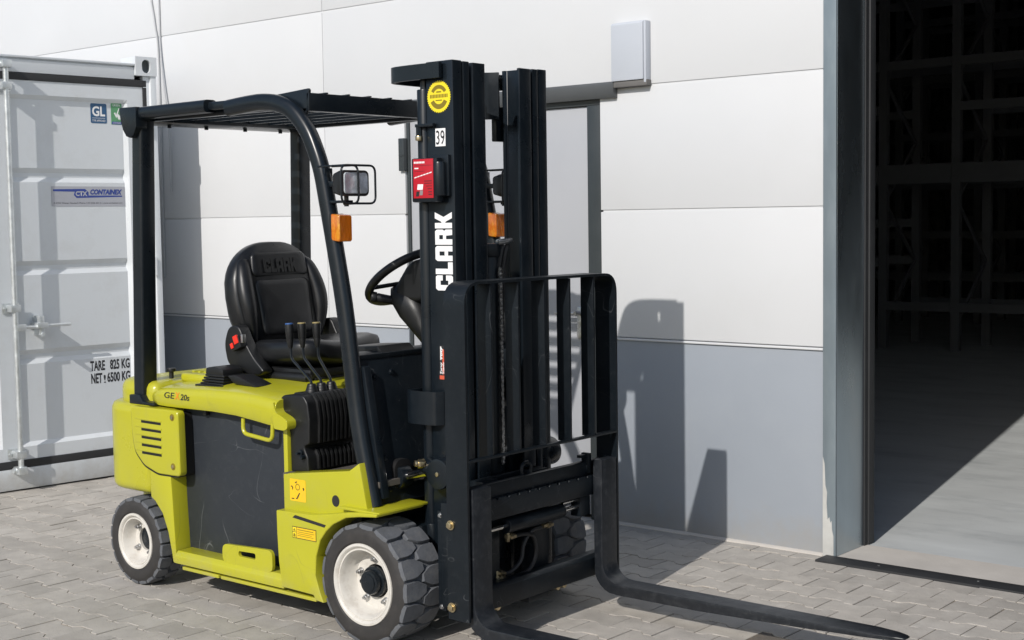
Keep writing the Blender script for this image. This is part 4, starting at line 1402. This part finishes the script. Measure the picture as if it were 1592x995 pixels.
def stalk(bm):
    cyl(bm, (-0.27, -0.03, 1.235), (-0.335, -0.105, 1.255), 0.017, 14, r1=0.020, bev=0.004)
    cyl(bm, (-0.335, -0.105, 1.255), (-0.35, -0.122, 1.259), 0.023, 14, bev=0.005)
    cyl(bm, (-0.22, 0.02, 1.225), (-0.27, -0.03, 1.235), 0.014, 12)
P('direction_lever', PLA, stalk)
def pod(bm):
    pr(bm, [(-0.33, 1.045), (-0.31, 1.075), (-0.14, 1.085), (-0.11, 1.06)], 'y', -0.30, -0.12, bev=0.005)
P('dash_tray', PLA, pod)

# ---- overhead guard
def pillar(bm):
    y = -0.455
    c = [(-0.016, 0.500), (-0.046, 0.62), (-0.078, 0.76), (-0.100, 0.883), (-0.122, 1.05), (-0.152, 1.255), (-0.192, 1.458), (-0.232, 1.644), (-0.257, 1.751), (-0.287, 1.827), (-0.331, 1.906), (-0.405, 1.982), (-0.485, 2.018), (-0.582, 2.032), (-0.68, 2.030), (-0.795, 2.022)]
    path = smooth_path([(x, y, z) for x, z in c], 4)
    sweep(bm, path, [(0.029*math.copysign(abs(math.cos(a))**0.85, math.cos(a)), 0.033*math.copysign(abs(math.sin(a))**0.8, math.sin(a))) for a in [2*math.pi*j/18 for j in range(18)]], upv=(0, 1, 0))
P('guard_pillar', BLK, pillar, True, sharp=45)
P('pillar_sleeve', BLK, lambda bm: pr(bm, [(-0.150, 1.02), (-0.075, 1.02), (0.015, 0.53), (-0.04, 0.53)], 'y', -0.435, -0.40, bev=0.004), True)
def rpost(bm):
    secs = []
    for x0, x1, y0, y1, z in ((-1.462, -1.392, -0.490, -0.410, 0.79), (-1.443, -1.374, -0.486, -0.408, 1.4), (-1.424, -1.356, -0.480, -0.405, 2.0)):
        secs.append([(a, b, z) for a, b in rrect(x0, x1, y0, y1, 0.012, 4)])
    loft(bm, secs)
P('rear_post', BLK, rpost, True, sharp=50)
def rfoot(bm):
    pr(bm, [(-1.470, 0.788), (-1.470, 0.828), (-1.395, 0.832), (-1.372, 0.803), (-1.29, 0.800), (-1.29, 0.788)], 'y', -0.505, -0.42, bev=0.006)
P('post_foot', BLK, rfoot, True)
def rbeam(bm):
    pr(bm, [(-1.49, 2.058), (-1.354, 2.056), (-1.354, 2.0), (-1.40, 1.992), (-1.478, 1.992)], 'y', -0.448, 0.448, bev=0.005)
P('rear_beam', BLK, rbeam)
def rend(bm):
    pts = [(-1.472, 2.062), (-1.352, 2.060), (-1.352, 1.975), (-1.372, 1.944), (-1.400, 1.930), (-1.425, 1.938), (-1.448, 1.966), (-1.464, 2.010)]
    pr(bm, pts, 'y', -0.506, -0.449, bev=0.004)
P('beam_end', BLK, rend, True)
def srail(bm):
    sweep(bm, [(-1.35, -0.462, 2.034), (-0.905, -0.462, 2.036)], [(a, b) for a, b in rrect(-0.026, 0.026, -0.034, 0.034, 0.018, 4)], upv=(0, 0, 1))
    sweep(bm, [(-0.91, -0.452, 2.036), (-0.75, -0.452, 2.036)], [(a, b) for a, b in rrect(-0.016, 0.016, -0.02, 0.02, 0.006, 3)], upv=(0, 0, 1))
    bx(bm, -1.35, -0.35, -0.425, -0.395, 2.0, 2.03, bev=0.004)
P('side_rail', BLK, srail, True, sharp=45)
def fbeam(bm):
    bx(bm, -0.350, -0.336, -0.44, 0.44, 1.985, 2.053, bev=0.002)
    bx(bm, -0.372, -0.350, -0.44, 0.44, 1.985, 1.995)
P('front_beam', BLK, fbeam)
def guss(bm):
    pr(bm, [(-0.62, 2.052), (-0.340, 2.070), (-0.335, 2.062), (-0.352, 1.985), (-0.372, 1.93), (-0.42, 1.96)], 'y', -0.440, -0.428, bev=0.003)
P('corner_gusset', BLK, guss, True)
for i in range(7):
    y = -0.348+i*0.116
    def slat(bm):
        bx(bm, -1.40, -0.3515, y-0.006, y+0.006, 2.012, 2.058, bev=0.002)
        bx(bm, -0.3515, -0.334, y-0.006, y+0.006, 2.0535, 2.058)
    P('roof_slat', BLK, slat)
for y in (-0.30, -0.10, 0.12, 0.33):
    P('bolt', BLK, lambda bm: cyl(bm, (-1.40, y, 1.980), (-1.40, y, 1.994), 0.009, 8))

# ---- lamps
for sy in (-1, 1):
    L0 = Vector((-0.085, sy*0.452, 1.703))
    def lh(bm):
        o = [(a, b) for a, b in rrect(-0.070, 0.070, -0.048, 0.048, 0.018, 5)]
        secs = [[(L0.x-0.075, L0.y+a*0.45, L0.z+b*0.45) for a, b in o], [(L0.x-0.06, L0.y+a*0.75, L0.z+b*0.8) for a, b in o], [(L0.x-0.02, L0.y+a*0.97, L0.z+b*0.97) for a, b in o], [(L0.x, L0.y+a, L0.z+b) for a, b in o], [(L0.x+0.006, L0.y+a*0.97, L0.z+b*0.97) for a, b in o]]
        loft(bm, secs)
    hl = P('headlamp', PLA, lh, sharp=45)
    def ll(bm):
        o = [(a, b) for a, b in rrect(-0.061, 0.061, -0.040, 0.040, 0.012, 5)]
        loft(bm, [[(L0.x+0.004, L0.y+a, L0.z+b) for a, b in o], [(L0.x+0.012, L0.y+a*0.92, L0.z+b*0.92) for a, b in o], [(L0.x+0.014, L0.y+a*0.4, L0.z+b*0.4) for a, b in o]])
    P('lens', LENS, ll, parent=hl, sharp=50)
    def lg(bm):
        w_ = fillet([(L0.x+0.020, L0.y-0.085, L0.z+0.065), (L0.x+0.020, L0.y+0.088, L0.z+0.065), (L0.x+0.020, L0.y+0.088, L0.z-0.075), (L0.x+0.020, L0.y-0.085, L0.z-0.075)], 0.028, 5, True)
        tube(bm, w_, 0.0042, 8, True)
        tube(bm, fillet([(L0.x-0.12, L0.y+0.0, L0.z+0.066), (L0.x+0.020, L0.y+0.0, L0.z+0.066), (L0.x+0.022, L0.y+0.0, L0.z-0.075), (L0.x-0.06, L0.y, L0.z-0.075)], 0.03, 5), 0.0042, 8)
        tube(bm, [(L0.x-0.13, L0.y-0.06, L0.z+0.064), (L0.x+0.020, L0.y-0.06, L0.z+0.065)], 0.0038, 8)
    P('lamp_guard', BLK, lg, parent=hl, sharp=60)
    def lb(bm):
        bx(bm, L0.x-0.150, L0.x-0.03, L0.y-0.02, L0.y+0.02, L0.z-0.072, L0.z-0.062, bev=0.002)
        bx(bm, L0.x-0.152, L0.x-0.138, L0.y-0.02, L0.y+0.02, L0.z-0.075, L0.z+0.06, bev=0.002)
        cyl(bm, (L0.x-0.045, L0.y, L0.z-0.085), (L0.x-0.045, L0.y, L0.z-0.045), 0.009, 10)
        bx(bm, L0.x-0.14, L0.x-0.07, L0.y-0.012, L0.y+0.012, L0.z-0.01, L0.z+0.01, bev=0.003)
    P('lamp_bracket', BLK, lb, parent=hl)
    def ai(bm):
        o = [(a, b) for a, b in rrect(-0.034, 0.034, -0.050, 0.050, 0.006, 4)]
        cx_, cy_, cz_ = -0.184, sy*0.447, 1.541
        loft(bm, [[(cx_, cy_+a, cz_+b) for a, b in o], [(cx_+0.036, cy_+a, cz_-0.004+b) for a, b in o], [(cx_+0.042, cy_+a*0.9, cz_-0.004+b*0.93) for a, b in o]])
    ind = P('indicator', AMB, ai, sharp=40)
    P('indicator_base', PLA, lambda bm: bx(bm, -0.196, -0.1845, sy*0.447-0.034, sy*0.447+0.034, 1.488, 1.592, bev=0.004), parent=ind)

# ---- mast
MZ0, MZ1 = 0.115, 2.142
for sg in (-1, 1):
    def orail(bm):
        o = [(0.118, sg*0.272), (0.250, sg*0.272), (0.250, sg*0.222), (0.238, sg*0.222), (0.232, sg*0.252), (0.136, sg*0.252), (0.130, sg*0.222), (0.118, sg*0.222)]
        pr(bm, o, 'z', MZ0, MZ1, bev=0.003)
    orl = P('outer_rail', BLK, orail)
    def mrail(bm):
        o = [(0.128, sg*0.216), (0.252, sg*0.216), (0.252, sg*0.183), (0.240, sg*0.183), (0.236, sg*0.205), (0.146, sg*0.205), (0.140, sg*0.183), (0.128, sg*0.183)]
        pr(bm, o, 'z', MZ0+0.02, MZ1-0.002, bev=0.003)
    P('middle_rail', BLK, mrail)
    def irail(bm):
        o = [(0.134, sg*0.168), (0.256, sg*0.168), (0.256, sg*0.100), (0.243, sg*0.100), (0.238, sg*0.150), (0.152, sg*0.150), (0.146, sg*0.140), (0.134, sg*0.140)]
        pr(bm, o, 'z', MZ0+0.03, MZ1-0.004, bev=0.003)
    P('inner_rail', BLK, irail)
    def lcyl(bm):
        cyl(bm, (0.088, sg*0.250, 0.30), (0.088, sg*0.250, 2.045), 0.0285, 20, bev=0.004)
        cyl(bm, (0.088, sg*0.250, 0.285), (0.088, sg*0.250, 0.42), 0.0305, 20, bev=0.004)
        cyl(bm, (0.088, sg*0.250, 2.0), (0.088, sg*0.250, 2.09), 0.016, 14)
    P('lift_cylinder', BLK, lcyl)
    def tiltc(bm):
        y = sg*0.30
        cyl(bm, (0.105, y, 0.648), (0.195, y, 0.628), 0.032, 18, bev=0.004)
        cyl(bm, (0.198, y-0.036, 0.628), (0.198, y+0.036, 0.628), 0.057, 28, bev=0.005)
    tc = P('tilt_cylinder', BLK, tiltc)
    P('tilt_rod', CHR, lambda bm: cyl(bm, (-0.05, sg*0.30, 0.585), (0.112, sg*0.30, 0.622), 0.016, 18), parent=tc)
    P('rod_clevis', BLK, lambda bm: (cyl(bm, (-0.03, sg*0.30-0.03, 0.59), (-0.03, sg*0.30+0.03, 0.59), 0.045, 20, bev=0.004), bx(bm, -0.06, -0.02, sg*0.30-0.028, sg*0.30+0.028, 0.555, 0.625)), parent=tc)
    P('grease_fitting', ZIN, lambda bm: (cyl(bm, (0.122, sg*0.322, 0.658), (0.108, sg*0.345, 0.660), 0.018, 6, bev=0.002), cyl(bm, (0.110, sg*0.342, 0.660), (0.102, sg*0.356, 0.662), 0.012, 12, bev=0.003)), parent=tc)
    P('grease_fitting', ZIN, lambda bm: cyl(bm, (0.198, sg*0.333, 0.628), (0.198, sg*0.341, 0.628), 0.009, 8, bev=0.002), parent=tc)
    def clampb(bm):
        pth = [(0.020, sg*0.298, 0), (0.045, sg*0.312, 0), (0.130, sg*0.312, 0), (0.165, sg*0.306, 0), (0.180, sg*0.274, 0)]
        pth = fillet(pth, 0.012, 4)
        sweep(bm, [(p.x, p.y, 0.865) for p in pth], [(-0.062, -0.004), (0.062, -0.004), (0.062, 0.004), (-0.062, 0.004)], upv=(0, 0, 1))
        bx(bm, 0.021, 0.029, min(sg*0.225, sg*0.298), max(sg*0.225, sg*0.298), 0.803, 0.927, bev=0.002)
    P('mast_bracket', BLK, clampb)
    def stop(bm):
        bx(bm, 0.075, 0.165, min(sg*0.274, sg*0.292), max(sg*0.274, sg*0.292), 1.905, 1.917, bev=0.002)
        cyl(bm, (0.088, sg*0.284, 1.868), (0.088, sg*0.284, 1.905), 0.011, 6)
    P('stop_bracket', BLK, stop)
    P('bolt', ZIN, lambda bm: cyl(bm, (0.088, sg*0.284, 1.856), (0.088, sg*0.284, 1.874), 0.014, 12, bev=0.003))
# bowed tie behind the mast head
def tie(bm):
    half = [(0.205, -0.288), (0.05, -0.288), (-0.04, -0.275), (-0.080, -0.235), (-0.092, -0.17), (-0.094, 0.0)]
    pth = smooth_path([(x, y, 2.107) for x, y in half+[(x, -y) for x, y in half[-2::-1]]], 4)
    sweep(bm, pth, [(-0.028, -0.008), (0.028, -0.008), (0.028, 0.008), (-0.028, 0.008)], upv=(0, 0, 1))
P('mast_head_tie', BLK, tie, sharp=50)
def cap(bm):
    half = [(0.10, -0.276), (0.05, -0.276), (-0.035, -0.264), (-0.070, -0.23), (-0.083, -0.17), (-0.085, 0.0)]
    pr(bm, half+[(x, -y) for x, y in half[-2::-1]], 'z', 2.118, 2.128)
P('mast_head_plate', BLK, cap, sharp=50)
def xm(bm):
    pth = smooth_path([(0.14, -0.115, 2.06), (0.09, -0.08, 2.06), (0.07, 0.0, 2.06), (0.09, 0.08, 2.06), (0.14, 0.115, 2.06)], 5)
    sweep(bm, pth, [(-0.11, -0.01), (0.07, -0.01), (0.07, 0.01), (-0.11, 0.01)], upv=(0, 0, 1))
P('mast_crossmember', BLK, xm, sharp=50)
P('mast_plate', BLK, lambda bm: bx(bm, 0.10, 0.125, 0.113, 0.19, 1.865, 2.0, bev=0.004))
P('mast_crossmember', BLK, lambda bm: bx(bm, 0.11, 0.135, -0.20, 0.20, 0.46, 0.62, bev=0.004))
P('mast_crossmember', BLK, lambda bm: bx(bm, 0.11, 0.135, -0.20, 0.20, 0.16, 0.30, bev=0.004))
def frc(bm):
    cyl(bm, (0.165, 0.010, 0.25), (0.165, 0.010, 1.42), 0.048, 24, bev=0.004)
    cyl(bm, (0.165, 0.010, 1.42), (0.165, 0.010, 1.47), 0.056, 24, bev=0.006)
    bx(bm, 0.13, 0.14, -0.10, 0.10, 0.5, 1.36)
P('free_lift_cylinder', BLKW, frc)
P('chain_anchor', ALU, lambda bm: cyl(bm, (0.215, 0.005, 1.475), (0.215, 0.085, 1.480), 0.011, 12, bev=0.002))
for i, y in enumerate((0.02, 0.045)):
    def hs(bm):
        tube(bm, smooth_path([(0.20, y, 1.10), (0.205, y-0.01, 1.30), (0.215, y, 1.42), (0.21, y+0.02, 1.46), (0.19, y+0.03, 1.42), (0.18, y+0.035, 1.2)]), 0.009, 8)
    P('mast_hose', HOSE, hs)
def chain(bm):
    for i in range(46):
        z = 0.62+i*0.0165
        for k in (0, 1):
            bx(bm, 0.226+k*0.004, 0.229+k*0.004, -0.006+(i % 2)*0.003, 0.006+(i % 2)*0.003, z, z+0.018)
        cyl(bm, (0.223, 0.0015, z+0.009), (0.237, 0.0015, z+0.009), 0.0035, 6)
P('lift_chain', STE, chain)

# ---- stickers and the red device on the near outer rail
WF = lambda x, z, o=0: frame((x, -0.2724, z), (1, 0, 0), (0, 0, 1), o)
t_ = 40
seal_pts = [((0.056+(0.0035 if i % 2 else -0.0015))*math.cos(2*math.pi*i/(2*t_)), (0.056+(0.0035 if i % 2 else -0.0015))*math.sin(2*math.pi*i/(2*t_))) for i in range(2*t_)]
q = print_polys('round_seal', [seal_pts], WF(0.182, 2.012), YST, fk, 0.0009)
def arcband(r0, r1, a0, a1, n=14):
    return [(r1*math.cos(R(a0+(a1-a0)*i/n)), r1*math.sin(R(a0+(a1-a0)*i/n))) for i in range(n+1)]+[(r0*math.cos(R(a1+(a0-a1)*i/n)), r0*math.sin(R(a1+(a0-a1)*i/n))) for i in range(n+1)]
print_polys('seal_print', [arcband(0.029, 0.043, 30, 150), arcband(0.027, 0.045, 205, 335)]+[rect(-0.044+i*0.0075, -0.044+i*0.0075+0.005, -0.004, 0.009) for i in range(12)]+[rect(-0.016, 0.016, -0.015, -0.011), rect(-0.012, 0.012, 0.015, 0.020)], WF(0.182, 2.012, 0.0009), INKY, q, 0.0004)
q = print_polys('number_plate', [rect(0.161, 0.211, 1.832, 1.897)], WF(0, 0), WHT, fk, 0.0009)
text('lettering', '39', 0.052, WF(0.186, 1.838, 0.0009), INK, q, width=0.042, align='CENTER', bold=0.004)
logo('lettering', frame((0.236, -0.2724, 1.303), (0, 0, 1), (-1, 0, 0)), 0.085, 0.288, WHT, fk)
q = print_polys('small_label', [rect(0.161, 0.195, 0.972, 1.098)], WF(0, 0), INK, fk, 0.0008)
print_polys('label_print', [rect(0.1615, 0.1945, 0.9725, 0.987), rect(0.176, 0.193, 0.992, 1.085)], WF(0, 0, 0.0008), mat('vermilion_print', (0.62, 0.10, 0.05), 0.5), q, 0.0004)
LF = frame((0.178, -0.2724, 0.992), (0, 0, 1), (-1, 0, 0), 0.0009)
text('lettering', 'Turvy', 0.014, LF, WHT, q, width=0.045, bold=0.03, shear=0.2)
text('lettering', 'Tuvsy', 0.014, frame((0.191, -0.2724, 0.992), (0, 0, 1), (-1, 0, 0), 0.0013), WHT, q, width=0.046, bold=0.03, shear=0.2)
text('lettering', 'Tuvy', 0.014, frame((0.180, -0.2724, 1.046), (0, 0, 1), (-1, 0, 0), 0.0009), WHT, q, width=0.048, bold=0.03, shear=0.2)
print_polys('label_print', [rect(0.166, 0.171, 1.045, 1.095)], WF(0, 0, 0.0009), WHT, q, 0.0003)
def red_box(bm):
    bx(bm, 0.084, 0.212, -0.324, -0.286, 1.628, 1.790, bev=0.008)
    cyl(bm, (0.203, -0.300, 1.65), (0.203, -0.300, 1.775), 0.026, 16, bev=0.008)
    bx(bm, 0.15, 0.236, -0.288, -0.271, 1.65, 1.80, bev=0.003)
rb = P('impact_recorder', BLK, red_box)
q = P('red_face', REDP, lambda bm: bx(bm, 0.096, 0.196, -0.3268, -0.322, 1.643, 1.786, bev=0.001), parent=rb)
BF = lambda o=0: frame((0.0535, -0.3270, 0), (1, 0, 0), (0, 0, 1), o)
print_polys('face_print', [rect(0.048+i*0.0078, 0.048+i*0.0078+0.006, 1.770, 1.777) for i in range(7)]+[rect(0.050, 0.070, 1.750, 1.7545)]+
            [[(0.049+i*0.015, 1.716+i*0.0032), (0.061+i*0.015, 1.7186+i*0.0032), (0.061+i*0.015, 1.7226+i*0.0032), (0.049+i*0.015, 1.720+i*0.0032)] for i in range(6)]+
            [[(0.062, 1.674), (0.090, 1.674), (0.093, 1.694), (0.065, 1.694)]], BF(), WHT, rb, 0.0005)['kind'] = 'stuff'
print_polys('face_print', [[(0.055, 1.650), (0.070, 1.650), (0.073, 1.668), (0.058, 1.668)], rect(0.098, 0.136, 1.704, 1.7065), rect(0.098, 0.136, 1.696, 1.698), rect(0.108, 0.136, 1.686, 1.688), rect(0.114, 0.136, 1.676, 1.678), rect(0.118, 0.136, 1.664, 1.667), rect(0.118, 0.136, 1.655, 1.658), rect(0.05, 0.135, 1.762, 1.763), rect(0.05, 0.1, 1.741, 1.742)], BF(), INK, rb, 0.0005)['kind'] = 'stuff'
print_polys('face_print', [[(0.074, 1.654), (0.089, 1.654), (0.091, 1.672), (0.076, 1.672)]], BF(), mat('grey_print', (0.25, 0.22, 0.22), 0.5), rb, 0.0005)

# ---- carriage, backrest, forks
XF = 0.45
def bframe(bm):
    pth = fillet([(0.400, -0.447, 0.140), (0.400, -0.447, 1.340), (0.400, 0.447, 1.340), (0.400, 0.447, 0.140)], 0.075, 8)
    sweep(bm, pth, [(-0.05, -0.005), (0.05, -0.005), (0.05, 0.005), (-0.05, 0.005)], upv=(1, 0, 0))
br = P('backrest_frame', BLKW, bframe, sharp=50)
for i in range(5):
    y = -0.305+i*0.1525
    P('backrest_bar', BLKW, lambda bm: bx(bm, 0.385, 0.447, y-0.005, y+0.005, 0.709, 1.334, bev=0.0015))
P('backrest_rail', BLKW, lambda bm: bx(bm, 0.430, 0.4515, -0.441, 0.441, 0.708, 0.718, bev=0.002))
for sg in (-1, 1):
    def lowplate(bm):
        pr(bm, [(0.345, 0.145), (0.433, 0.145), (0.436, 0.30), (0.425, 0.36), (0.425, 0.44), (0.438, 0.50), (0.438, 0.56), (0.345, 0.56)], 'y', min(sg*0.4415, sg*0.428), max(sg*0.4415, sg*0.428), bev=0.002)
        if sg < 0:
            bx(bm, 0.300, 0.36, -0.43, -0.40, 0.17, 0.55, bev=0.003)
            bx(bm, 0.268, 0.304, -0.415, -0.385, 0.150, 0.515, bev=0.003)
    P('carriage_side', BLKW, lowplate)
    for z in (0.185, 0.482):
        P('bolt', ZIN, lambda bm: bolt_head(bm, (0.371, sg*0.4525, z), (0, sg, 0), 0.013, 0.016))
    for z in ((0.165, 0.50) if sg < 0 else ()):
        P('bolt', STE, lambda bm: bolt_head(bm, (0.286, sg*0.415, z), (0, sg, 0), 0.007, 0.010))
def ub(bm):
    pr(bm, [(0.345, 0.500), (0.345, 0.596), (0.372, 0.604), (0.385, 0.60), (0.385, 0.50)], 'y', -0.425, 0.425, bev=0.003)
P('carriage_top_bar', BLKW, ub)
def nb(bm):
    pts = [(-0.425, 0.470), (0.425, 0.470), (0.425, 0.548)]
    y = 0.36
    while y > -0.36:
        pts += [(y+0.008, 0.548), (y+0.006, 0.541), (y-0.006, 0.541), (y-0.008, 0.548)]
        y -= 0.06
    pts += [(-0.425, 0.548)]
    pr(bm, pts, 'x', 0.386, 0.406, bev=0.0015)
    bx(bm, 0.345, 0.386, -0.425, 0.425, 0.47, 0.5)
P('fork_bar', BLKW, nb)
def lbp(bm):
    pr(bm, [(0.335, 0.142), (0.335, 0.222), (0.385, 0.226), (0.406, 0.214), (0.406, 0.142)], 'y', -0.425, 0.425, bev=0.003)
    bx(bm, 0.34, 0.40, -0.06, 0.06, 0.118, 0.142, bev=0.003)
P('lower_fork_bar', BLKW, lbp)
def bp_(bm):
    for y in (-0.20, 0.09):
        bx(bm, 0.275, 0.34, y-0.045, y+0.045, 0.16, 0.60, bev=0.004)
    bx(bm, 0.275, 0.30, -0.15, 0.15, 0.50, 0.60, bev=0.004)
P('carriage_plate', BLKW, bp_)
P('side_shift_cylinder', BLKW, lambda bm: cyl(bm, (0.372, -0.165, 0.428), (0.372, 0.175, 0.428), 0.030, 22, bev=0.004))
for a_, b_, z_, r_ in ((-0.33, -0.165, 0.428, 0.011), (0.175, 0.33, 0.428, 0.011), (0.18, 0.30, 0.456, 0.008)):
    P('side_shift_rod', CHR, lambda bm: cyl(bm, (0.374, a_, z_), (0.374, b_, z_), r_, 14))
P('rod_block', BLKW, lambda bm: bx(bm, 0.35, 0.40, 0.265, 0.33, 0.39, 0.469, bev=0.006), True)
P('stop_lug', BLKW, lambda bm: (bx(bm, 0.36, 0.40, 0.325, 0.34, 0.555, 0.635, bev=0.003), bx(bm, 0.365, 0.385, 0.29, 0.35, 0.618, 0.63, bev=0.002)))
P('lifting_eye', BLKW, lambda bm: tube(bm, [(0.365, -0.025+0.028*math.cos(a), 0.618+0.028*math.sin(a)) for a in [2*math.pi*i/16 for i in range(16)]], 0.007, 8, True))
def hoses(pth, r=0.008):
    return lambda bm: tube(bm, smooth_path(pth, 6), r, 8)
P('hydraulic_hose', HOSE, hoses([(0.37, -0.13, 0.375), (0.355, -0.04, 0.372), (0.35, 0.03, 0.35), (0.35, 0.045, 0.28), (0.35, 0.0, 0.225), (0.34, -0.09, 0.215), (0.33, -0.16, 0.225)]))
P('hydraulic_hose', HOSE, hoses([(0.365, 0.11, 0.378), (0.35, 0.03, 0.375), (0.345, -0.02, 0.33), (0.345, -0.04, 0.27), (0.34, -0.10, 0.235), (0.33, -0.165, 0.245)]))
P('hydraulic_hose', HOSE, hoses([(0.33, -0.165, 0.245), (0.325, -0.18, 0.30), (0.32, -0.17, 0.40), (0.31, -0.16, 0.55)], 0.007))
def fit(bm):
    for p, q in (((0.37, -0.155, 0.388), (0.37, -0.10, 0.378)), ((0.37, -0.145, 0.405), (0.37, -0.145, 0.365)), ((0.365, 0.07, 0.386), (0.365, 0.13, 0.382)), ((0.335, -0.17, 0.245), (0.337, -0.125, 0.235)), ((0.335, -0.17, 0.226), (0.339, -0.125, 0.218)), ((0.333, -0.17, 0.20), (0.333, -0.17, 0.255)), ((0.335, -0.15, 0.175), (0.335, -0.152, 0.21))):
        cyl(bm, p, q, 0.0105, 6, bev=0.002)
        m_ = (Vector(p)+Vector(q))/2
        cyl(bm, m_-(Vector(q)-Vector(p))*0.15, m_+(Vector(q)-Vector(p))*0.15, 0.0135, 8, bev=0.001)
P('hose_fitting', mat('dull_brass', (0.30, 0.25, 0.16), 0.4, metal=0.9, var=0.2, vscale=30), fit)
for y in (-0.235, -0.195, 0.165, 0.205):
    P('roller_bolt', ZIN, lambda bm: (cyl(bm, (0.345, y, 0.128), (0.365, y, 0.128), 0.014, 14, bev=0.003), cyl(bm, (0.30, y, 0.128), (0.35, y, 0.128), 0.008, 10)))
P('roller_plate', BLKW, lambda bm: (bx(bm, 0.30, 0.345, -0.26, -0.17, 0.11, 0.16, bev=0.004), bx(bm, 0.30, 0.345, 0.14, 0.23, 0.11, 0.16, bev=0.004)))
def fork(cy):
    def fn(bm):
        top = [(0.4105, 0.612), (0.4535, 0.612), (0.4535, 0.20)]
        for t in (15, 30, 45, 60, 75):
            a = R(t)
            top.append((0.4535+0.075*(1-math.cos(a)), 0.20-0.075*math.sin(a)))
        top += [(0.53, 0.125), (0.9, 0.125), (1.3, 0.124), (1.58, 0.123), (1.66, 0.122), (1.698, 0.120), (1.708, 0.115)]
        bot = [(1.698, 0.110), (1.66, 0.108), (1.58, 0.106), (1.3, 0.094), (0.9, 0.082), (0.53, 0.0815)]
        for t in (75, 60, 45, 30, 15):
            a = R(t)
            bot.append((0.4105+0.10*(1-math.cos(a)), 0.1815-0.10*math.sin(a)))
        pr(bm, top+bot, 'y', cy-0.050, cy+0.050, bev=0.004, ang=50)
        for v in bm.verts:
            if v.co.x > 1.57:
                k = 1-0.62*((v.co.x-1.57)/0.138)**2
                v.co.y = cy+(v.co.y-cy)*k
    return P('fork', FORKM, fn, sharp=50)
fork(-0.378)
fork(0.384)
